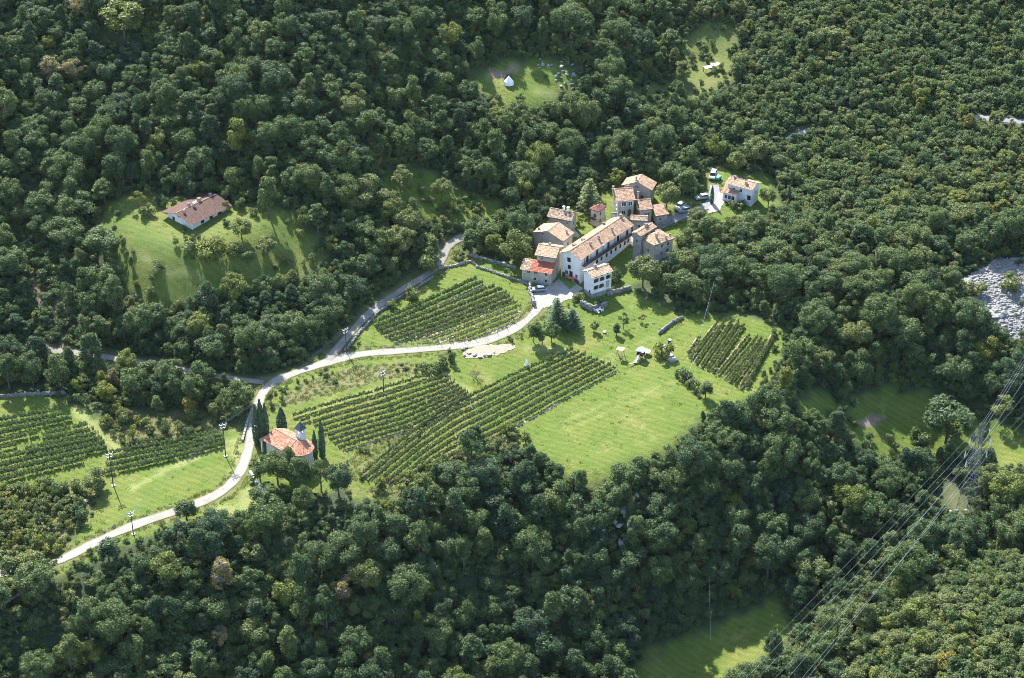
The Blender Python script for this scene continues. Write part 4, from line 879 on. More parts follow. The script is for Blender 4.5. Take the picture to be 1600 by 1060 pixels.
for sx in (-1, 1):
    for sy in (-1, 1): b = MB(); b.tube((sx * .9, sy * 1.1, -.1), (sx * .8, sy * .1, 2.4), .09, .08, 6); b.build('leg', M['paleWood'], root)
b = MB(); b.tube((-1.1, 0, 2.42), (1.1, 0, 2.42), .09, .09, 6); b.build('top_beam', M['paleWood'], root)
b = MB(); b.box(-.9, -.7, 2.55, .9, .9, 2.63); b.build('canopy', plain('peach_canvas', (.68, .45, .25), .7, 0, .1, 2), root)
b = MB(); b.box(-.45, -.25, .5, .45, .25, .58); b.tube((-.4, 0, .58), (-.4, 0, 2.4), .025, .025, 4); b.tube((.4, 0, .58), (.4, 0, 2.4), .025, .025, 4); b.build('seat', M['wood'], root)
root = place('garden_table', (34.98,-7.64), .2, 'round white garden table right of the play tower', 'table')
b = MB(); b.lathe([(.95, .95), (1.0, 1.0), (1.0, 1.08), (.9, 1.12)], 18); b.build('tabletop', M['white'], root); b = MB(); b.lathe([(.45, 0), (.12, .1), (.1, .95)], 10); b.build('pedestal', M['iron'], root)
root = place('seesaw', (31.70,-11.64), .5, 'low pale wooden seesaw on the lawn below the play tower', 'seesaw')
b = MB(); b.box(-1.7, -.14, .42, 1.7, .14, .5); b.build('plank', M['paleWood'], root); b = MB(); b.box(-.2, -.3, 0, .2, .3, .42); b.build('pivot', M['wood'], root)
for sx in (-1.3, 1.3): b = MB(); b.tube((sx, -.25, .75), (sx, .25, .75), .03, .03, 5); b.tube((sx, 0, .5), (sx, 0, .75), .03, .03, 5); b.build('handle', M['iron'], root)
root = place('stone_ramp', (40.96,-8.91), -1.2, 'pale stone ramp and tumbled slabs between lawn and square vineyard', 'steps')
for k, (x, y, s) in enumerate(((-2, .1, 1.5), (-.8, 0, 1.6), (.4, .1, 1.5), (1.5, .0, 1.4))): b = MB(); b.box(-s * .6, -1.0, -.6, s * .6, 1.0, .18 + .14 * (k % 2)); o = b.build('slab', M['lime'], root); o.location = (x, y, gz(*(40.96,-8.91)) * 0 + .12 * (3 - k) - .2); o.rotation_euler = (0, 0, .1 * (k - 1))
for k in range(9):
    o = link(bpy.data.objects.new('stone', STONES[k % 5].copy()), root); o.data.materials.clear(); o.data.materials.append(M['lime']); o.location = (-2.8 - .5 * (k % 3) - .2 * k, -.7 + .55 * (k % 4), .35 + .15 * (k % 2)); q = .7 + .3 * (k % 3); o.scale = (q, q, q)
root = place('water_barrel', (41.20,-2.91), 0, 'dark water barrel with pale lid by the vegetable bed', 'barrel')
b = MB(); b.lathe([(.42, 0), (.48, .4), (.48, .8), (.42, 1.15)], 14); b.build('body', M['iron'], root); b = MB(); b.lathe([(.44, 1.152), (.44, 1.2), (.2, 1.25)], 14); b.build('lid', M['white'], root)
def chair(pt, rz, label, m='white', group=None, nm='garden_chair'):
    root = place(nm, pt, rz, label, 'chair', group)
    b = MB(); b.box(-.26, -.25, .42, .26, .25, .47); b.build('seat', M[m], root); b = MB(); b.box(-.26, .2, .48, .26, .26, .95); b.build('backrest', M[m], root)
    for sx in (-1, 1):
        for sy in (-1, 1): l_ = MB(); l_.box(sx * .23 - .03, sy * .22 - .03, -.05, sx * .23 + .03, sy * .22 + .03, .42); l_.build('leg', M[m], root)
    return root
for i, (pt, r_) in enumerate((((22.06,10.61), .3), ((23.06,9.84), 2.2), ((24.12,10.74), -1.2), ((23.30,11.53), 4.))): chair(pt, r_, f'white plastic chair on the {["left", "near", "right", "far"][i]} side of the patio table below the annex house', group='white chairs in the shaded garden')
root = place('patio_table', (23.09,10.68), .2, 'white patio table in the shade below the small white house', 'table'); b = MB(); b.box(-.8, -.5, .70, .8, .5, .76); b.build('tabletop', M['white'], root)
for sx in (-1, 1):
    for sy in (-1, 1): l_ = MB(); l_.box(sx * .7 - .04, sy * .42 - .04, 0, sx * .7 + .04, sy * .42 + .04, .70); l_.build('leg', M['white'], root)
root = place('garden_statue', (3.80,-11.68), .4, 'white pointed stone shrine standing alone on the grass bank', 'shrine')
b = MB(); b.box(-.6, -.5, -.2, .6, .5, .5); b.build('base', M['lime'], root); b = MB(); b.lathe([(.5, .5), (.42, 1.1), (.3, 1.6), (.05, 2.1)], 6); b.build('pillar', M['white'], root)
root = place('white_tent', (-0.97,104.23), .2, 'small white pointed tent on the upper garden lawn', 'tent')
b = MB(); b.lathe([(1.6, 0), (1.45, 1.0), (1.3, 1.2), (.15, 2.6), (.02, 2.7)], 8); b.build('canopy', M['white'], root); b = MB(); b.tube((0, 0, 0), (0, 0, 2.95), .05, .05, 6); b.build('pole', M['paleWood'], root)
for k, (pt, r_, lb) in enumerate((((61.52,125.12), .4, 'larger flat white shelter at the foot of the grassy strip'), ((63.80,126.21), .4, 'smaller flat white shelter behind the larger one at the grassy strip'))):
    root = place('white_shelter', pt, r_, lb, 'shelter')
    b = MB(); b.box(-1.5, -.9, 1.5, 1.5, .9, 1.6); b.build('roof', M['white'], root)
    for sx in (-1, 1):
        for sy in (-1, 1): l_ = MB(); l_.box(sx * 1.35 - .06, sy * .8 - .06, -.2, sx * 1.35 + .06, sy * .8 + .06, 1.5); l_.build('post', M['wood'], root)
# rack of beanpoles in the vegetable bed
root = place('bean_poles', (43.29,5.52), .6, 'rows of grey bean poles in the vegetable bed', 'bean poles')
for k in range(14):
    b = MB(); x, y = -2.4 + .7 * (k % 7), -.5 + 1.0 * (k // 7); b.tube((0, 0, -.1), (.12, .35 * (1 if k < 7 else -1), 1.7), .045, .035, 5); o = b.build('pole', M['dead'], root); o.location = (x, y, 0)
# slim fence posts along the lower edge of the oval vineyard
fr = tag(empty('post_fence', (*(-40.14,-4.29), gz(*(-40.14,-4.29)))), 'line of slim fence posts between the oval vineyard and the road', 'fence')
fp = resample([(-40.14,-4.29), (-33.47,-3.98), (-26.80,-3.26), (-18.43,-2.97), (-10.07,-1.69), (-2.53,1.90), (2.55,6.17), (4.78,9.84)], 3.0); b = MB(); b.tube((0, 0, -.2), (0, 0, 1.3), .06, .05, 5); fo = b.build('post', M['dead'], fr); f0 = np.array([*(-40.14,-4.29), gz(*(-40.14,-4.29))])
fo.location = (0, 0, 0)
for q in fp[1:]: o = link(bpy.data.objects.new('post', fo.data), fr); o.location = np.array([q[0], q[1], gz(*q)]) - f0
for zz in (.55, 1.15):
    b = MB()
    for q0, q1 in zip(fp[:-1], fp[1:]): b.tube(np.array([q0[0], q0[1], gz(*q0) + zz]) - f0, np.array([q1[0], q1[1], gz(*q1) + zz]) - f0, .015, .015, 3, False)
    b.build('wire', M['steel'], fr)

# ---------------------------------------------------------------- cars
def car(pt, rz, label, col, van=False):
    root = place('parked_car', pt, rz, label, 'car', 'cars parked at the hamlet'); pm = carpaint('car_paint', col)
    Lc, Wc = 4.2, 1.72; hgt = 1.75 if van else 1.42
    prof = [(-2.1, .35), (-2.08, .75), (-1.9, .92), (-1.0, 1.0)] if not van else [(-2.1, .35), (-2.08, .8), (-1.85, 1.0), (-1.4, 1.05)]
    prof += [(1.75, 1.02), (2.05, .9), (2.1, .4)]
    b = MB(); n_ = len(prof)
    for sx in (-1, 1): b.poly([(x, sx * Wc/2, z) for x, z in (prof[::-1] if sx > 0 else prof)])
    for i in range(n_): j = (i + 1) % n_; b.poly([(prof[i][0], -Wc/2, prof[i][1]), (prof[i][0], Wc/2, prof[i][1]), (prof[j][0], Wc/2, prof[j][1]), (prof[j][0], -Wc/2, prof[j][1])])
    b.build('body', pm, root)
    x0, x1, r0, r1 = (-1.1, 1.85, -.35, 1.35) if not van else (-1.5, 2.0, -.8, 1.9); w0, w1 = Wc/2 - .04, Wc/2 - .2; zb_ = 1.0
    g = MB(); c4 = [(x0, -w0), (x1, -w0), (x1, w0), (x0, w0)]; t4 = [(r0, -w1), (r1, -w1), (r1, w1), (r0, w1)]
    for i in range(4): j = (i + 1) % 4; g.poly([(*c4[i], zb_), (*c4[j], zb_), (*t4[j], hgt), (*t4[i], hgt)])
    g.build('window', M['glass'], root)
    r = MB(); r.box(r0 - .03, -w1 - .03, hgt, r1 + .03, w1 + .03, hgt + .06); r.build('roof', pm, root)
    for sx in (-1.3, 1.3):
        for sy in (-1, 1):
            o = MB().tube((0, -.1, 0), (0, .1, 0), .33, .33, 12).build('wheel', M['rubber'], root); o.location = (sx, sy * (Wc/2 - .08), .33)
            MB().tube((0, -.12, 0), (0, .12, 0), .19, .19, 10).build('rim', M['steel'], o)
    for sy in (-1, 1): MB().box(-2.13, sy * .6 - .18, .62, -2.08, sy * .6 + .18, .78).build('headlight', M['ceramic'], root)
car((7.27,19.02), .15, 'silver blue car parked in the shade below the stone house', (.17, .21, .27))
car((48.08,58.17), .9, 'white car parked at the bend of the village lane', (.55, .55, .55)); car((49.42,56.34), .4, 'silver car parked under trees beside the white one', (.28, .3, .33))
car((54.84,62.54), .3, 'silver car parked left of the small cypress by the white house', (.32, .35, .38)); car((58.91,73.68), 1.3, 'white van parked among trees above the driveway', (.55, .55, .56), True)
root = place('green_trailer', (60.31,72.48), 1.0, 'small green covered trailer beside the white van', 'trailer')
MB().box(-1.0, -.6, .45, 1.0, .6, 1.15).build('body', plain('green_tarpaulin', (.08, .36, .22), .6, 0, .1, 2), root)
for sy in (-1, 1): o = MB().tube((0, -.08, 0), (0, .08, 0), .3, .3, 10).build('wheel', M['rubber'], root); o.location = (0, sy * .7, .3)
MB().tube((1.0, 0, .5), (1.9, 0, .45), .05, .05, 5).build('drawbar', M['steel'], root)

# ---------------------------------------------------------------- foliage
def leaf_quads(pos, nrm, size, aspect=.62):
    n_ = len(pos); r = rng.normal(size=(n_, 3)); u = np.cross(nrm, r); u /= np.linalg.norm(u, axis=1)[:, None] + 1e-9; v = np.cross(nrm, u)
    s = size[:, None]; a = pos - u * s * .5; b = pos + v * s * .5 * aspect - nrm * s * .08; c = pos + u * s * .5; d = pos - v * s * .5 * aspect - nrm * s * .08
    V = np.stack([a, b, c, d], 1).reshape(-1, 3); F = np.arange(n_ * 4).reshape(-1, 4); return V, F
def unit(v): return v / (np.linalg.norm(v, axis=-1, keepdims=True) + 1e-9)
def crown(R_, z0, z1, nl, nleaf, lobe=(.34, .55), size=(.34, .62), shape='round', droop=.0, seed=0, fill=.12):
    """leaf sprays on the shells of many uneven lobes spread through an ovoid"""
    r = np.random.default_rng(seed); zc = (z0 + z1) / 2; hz = (z1 - z0) / 2
    cs, rs = [], []
    for k in range(nl):
        d = unit(r.normal(size=3)); d[2] = d[2] if r.random() < .78 else -d[2] if d[2] < 0 else d[2]
        q = r.uniform(.45, .78)
        zz = zc + hz * q * d[2]; t = (zz - z0) / (z1 - z0)
        prof = {'round': 1.0, 'cone': 1.15 - .85 * t, 'oval': .85, 'flat': .8 + .45 * t, 'vase': .55 + .7 * t}[shape]
        cs.append((R_ * q * d[0] * prof, R_ * q * d[1] * prof, zz)); rs.append(R_ * r.uniform(*lobe) * (.75 if shape == 'cone' and t > .6 else 1))
    cs = np.array(cs); rs = np.array(rs); w_ = rs ** 2 / (rs ** 2).sum(); pos, nr = [], []
    cen = np.array([0, 0, zc - .25 * hz]); tot = 0
    while tot < nleaf:
        k = r.choice(nl, nleaf, p=w_); out = unit(cs[k] - cen); d = unit(r.normal(size=(nleaf, 3)) + out * .75 + [0, 0, .35])
        rad = rs[k] * (r.uniform(.55, 1.12, nleaf) + .35 * (r.random(nleaf) < .12) * r.random(nleaf)); p = cs[k] + d * rad[:, None] * [1, 1, .85]
        dd = np.linalg.norm(p[:, None] - cs[None], axis=2) / rs[None]; dd[np.arange(nleaf), k] = 9
        ok = (dd.min(1) > .55) & (p[:, 2] > z0 * .8); pos.append(p[ok]); nr.append(d[ok]); tot += ok.sum()
    pos = np.concatenate(pos)[:nleaf]; nr = np.concatenate(nr)[:nleaf]
    nf = int(nleaf * fill); k = r.choice(nl, nf, p=w_); pos2 = cs[k] + unit(r.normal(size=(nf, 3))) * (rs[k] * r.uniform(.2, .6, nf))[:, None]; nr2 = unit(r.normal(size=(nf, 3)))
    sz = r.uniform(*size, nleaf); sz2 = r.uniform(size[1] * 1.2, size[1] * 1.9, nf)
    P_ = np.concatenate([pos, pos2]); N_ = unit(np.concatenate([nr + r.normal(0, .8, (len(nr), 3)) + [0, 0, .3], nr2])); P_[:, 2] -= droop * np.hypot(P_[:, 0], P_[:, 1]) ** 2
    V, F = leaf_quads(P_, N_, np.concatenate([sz, sz2])); return V, F, cs
def trunk_mesh(cs, h, r0=.22, bare=False, nb=6, k=6):
    b = MB(); b.tube((0, 0, -1.2), (.1, .05, h * .5), r0 * 1.15, r0 * .75, k); b.tube((.1, .05, h * .5), (.0, .1, h), r0 * .75, r0 * .35, k)
    for c in cs[:nb]: b.tube((.08, .05, h * (.35 + .1 * rnd.random())), c, r0 * .45, r0 * .12, 5, False)
    return b
KINDS = {}
def tree_kind(name, leafm, seed, R_, z0, z1, nl, nleaf, **kw):
    tr0 = kw.pop('trunk', .2)
    V, F, cs = crown(R_, z0, z1, nl, nleaf, seed=seed, **kw); cm = mesh_np('crown', V, F, M[leafm])
    tb = trunk_mesh(cs, z0 + (z1 - z0) * .45, tr0); tm = bpy.data.meshes.new('trunk'); tm.from_pydata(tb.v, [], tb.f); tm.materials.append(M['bark']); tm.update()
    TF = np.array([f if len(f) == 4 else (f[0], f[1], f[2], f[2]) for f in tb.f if len(f) == 4]); TV = np.array(tb.v)
    jm = mesh_np(name, np.concatenate([V, TV]), np.concatenate([F, TF + len(V)]), [M[leafm], M['bark']], np.r_[np.zeros(len(F)), np.ones(len(TF))])
    KINDS[name] = (cm, tm, jm, R_, z1)
tree_kind('broad_a', 'leaf', 1, 3.0, 1.6, 8.2, 24, 2700, lobe=(.24, .44), size=(.26, .5))
tree_kind('broad_b', 'leaf', 2, 3.2, 1.8, 7.4, 22, 2700, shape='flat', lobe=(.24, .42), size=(.26, .5))
tree_kind('broad_c', 'leaf', 3, 2.8, 1.2, 8.8, 28, 2800, lobe=(.20, .38), size=(.25, .48))
tree_kind('broad_d', 'leaf', 4, 3.1, 1.4, 7.0, 18, 2500, lobe=(.28, .5), size=(.3, .55))
tree_kind('tall_a', 'leaf', 5, 2.2, 1.6, 10.2, 24, 2400, shape='oval', lobe=(.3, .5), size=(.26, .5))
tree_kind('tall_b', 'leaf', 6, 2.0, 1.0, 9.2, 26, 2300, shape='cone', lobe=(.28, .48), size=(.26, .5))
tree_kind('loose_a', 'leaf', 7, 3.0, 1.8, 7.8, 22, 1700, lobe=(.2, .36), size=(.25, .45), fill=.05)
tree_kind('vase_a', 'leaf', 8, 3.1, 1.4, 8.0, 24, 2600, shape='vase', lobe=(.22, .4), size=(.26, .5))
tree_kind('grand_a', 'leaf', 14, 4.8, 2.0, 11.8, 42, 5200, lobe=(.19, .34), size=(.28, .55), trunk=.35)
tree_kind('grand_b', 'leaf', 15, 5.0, 2.2, 10.6, 38, 5200, lobe=(.2, .36), size=(.28, .55), shape='flat', trunk=.35)
tree_kind('bush_a', 'leaf', 9, 1.6, .1, 2.8, 9, 620, lobe=(.38, .6), size=(.26, .46))
tree_kind('bush_b', 'leaf', 10, 1.7, .1, 2.2, 12, 560, lobe=(.28, .5), size=(.24, .42))
tree_kind('bush_c', 'leaf', 12, 1.4, .1, 3.6, 9, 520, lobe=(.36, .55), size=(.26, .42), shape='oval', fill=.06)
def cypress():
    V, F = [], []; n_ = 2300; r = np.random.default_rng(31); t = r.random(n_); z = .3 + t * 10.7
    prof = np.interp(t, [0, .06, .3, .6, .85, 1], [.6, .95, 1.12, .95, .5, .05]); a = r.uniform(0, 6.283, n_)
    rad = prof * (.86 + .14 * np.sin(a * 5 + z * 1.3)) * r.uniform(.75, 1.05, n_); p = np.c_[rad * np.cos(a), rad * np.sin(a), z]
    nr = unit(np.c_[np.cos(a), np.sin(a), .5 + 0 * a] + r.normal(0, .45, (n_, 3))); V, F = leaf_quads(p, nr, r.uniform(.3, .6, n_), .5)
    cm = mesh_np('crown', V, F, M['needle']); b = MB(); b.tube((0, 0, -.8), (0, 0, 10), .22, .05, 6); tm = bpy.data.meshes.new('trunk'); tm.from_pydata(b.v, [], b.f); tm.materials.append(M['bark']); KINDS['cypress'] = (cm, tm, None, 1.1, 11)
def conifer():
    r = np.random.default_rng(5); P_, N_, S_ = [], [], []
    for z in np.arange(1.2, 11.2, .85):
        L_ = 3.6 * (1 - (z / 11.8)) ** .8 + .15; nb = 8 if z < 8 else 6
        for k in range(nb):
            a = 6.283 * k / nb + z * 2.1 + r.normal(0, .15); m_ = max(6, int(L_ * 17)); t = r.random(m_) ** .7; dr = .18 * L_ * t ** 2
            x = np.c_[np.cos(a) * L_ * t, np.sin(a) * L_ * t, z + .25 * t * L_ - dr * 1.6]; side = r.normal(0, .20 * (1 - t * .6) * L_ * .45 + .08, m_)
            x[:, 0] += -np.sin(a) * side; x[:, 1] += np.cos(a) * side; x[:, 2] += r.normal(0, .06, m_); P_.append(x); N_.append(unit(np.c_[r.normal(0, .35, (m_, 2)), np.ones(m_)])); S_.append(r.uniform(.3, .6, m_))
    V, F = leaf_quads(np.concatenate(P_), np.concatenate(N_), np.concatenate(S_), .5); cm = mesh_np('crown', V, F, M['needle'])
    b = MB(); b.tube((0, 0, -.8), (0, 0, 11.2), .28, .04, 7); tm = bpy.data.meshes.new('trunk'); tm.from_pydata(b.v, [], b.f); tm.materials.append(M['bark']); KINDS['conifer'] = (cm, tm, None, 3.2, 11.3)
def bare():
    b = MB(); r = np.random.default_rng(9)
    def br(p, d, L_, rad, lv):
        q = p + d * L_; b.tube(p, q, rad, rad * .6, 4, False)
        if lv: 
            for _ in range(4): br(p + d * L_ * r.uniform(.5, 1), unit(d + r.normal(0, .55, 3) + [0, 0, .15]), L_ * .68, rad * .55, lv - 1)
    for k in range(5): br(np.array([0, 0, -.2]), unit(np.array([r.normal(0, .4), r.normal(0, .4), 1])), 1.2, .06, 3)
    cm = bpy.data.meshes.new('twigs'); cm.from_pydata(b.v, [], b.f); cm.materials.append(M['dead']); KINDS['bare'] = (cm, None, None, 1.6, 3)
cypress(); conifer(); bare()
def plant(name, kind, pt, Rw, H, tint, label, cat='tree', group=None, rz=None, full=True):
    cm, tm, jm, r0, h0 = KINDS[kind]; x, y = pt
    root = empty(name, (x, y, gz(x, y) - .1), rnd.uniform(0, 6.28) if rz is None else rz); root.scale = (Rw / r0, Rw / r0 * rnd.uniform(.92, 1.08), H / h0); tag(root, label, cat, group)
    o = link(bpy.data.objects.new('crown' if kind != 'bare' else 'twigs', cm), root); o['tint'] = float(tint)
    if tm is not None and full: link(bpy.data.objects.new('trunk', tm), root)
    TAKEN.append((x, y, Rw)); return root
TAKEN = []
T = plant
# cypresses and conifer
T('cypress_tree', 'cypress', (-62.74,-40.68), 1.15, 11.3, .05, 'left cypress of the tight trio before the chapel porch'); T('cypress_tree', 'cypress', (-61.51,-40.30), 1.1, 12.4, .04, 'middle and tallest cypress of the tight trio before the chapel porch'); T('cypress_tree', 'cypress', (-60.44,-39.91), .95, 11.0, .06, 'right cypress of the tight trio before the chapel porch')
T('cypress_tree', 'cypress', (-56.88,-37.37), 1.45, 7.6, .05, 'stout single cypress behind the chapel roof'); T('cypress_tree', 'cypress', (-47.84,-47.07), .75, 8.2, .05, 'slim shorter cypress right of the chapel apse'); T('cypress_tree', 'cypress', (-46.12,-47.12), .95, 11.0, .05, 'tall cypress right of the chapel apse')
T('cypress_tree', 'cypress', (57.45,60.44), .65, 5.8, .05, 'small narrow cypress left of the detached white house'); T('cypress_tree', 'cypress', (79.88,62.83), .7, 5.2, .05, 'small dark cypress right of the detached white house')
T('conifer_tree', 'conifer', (22.05,58.40), 3.9, 10.6, .52, 'pale green layered conifer above the pink cottage')
T('conifer_tree', 'conifer', (11.86,4.57), 3.2, 8.6, .1, 'dark pine at the courtyard mouth, left of its neighbour'); T('conifer_tree', 'conifer', (15.72,3.06), 3.3, 6.6, .08, 'dark pine below the annex house, right of its neighbour')
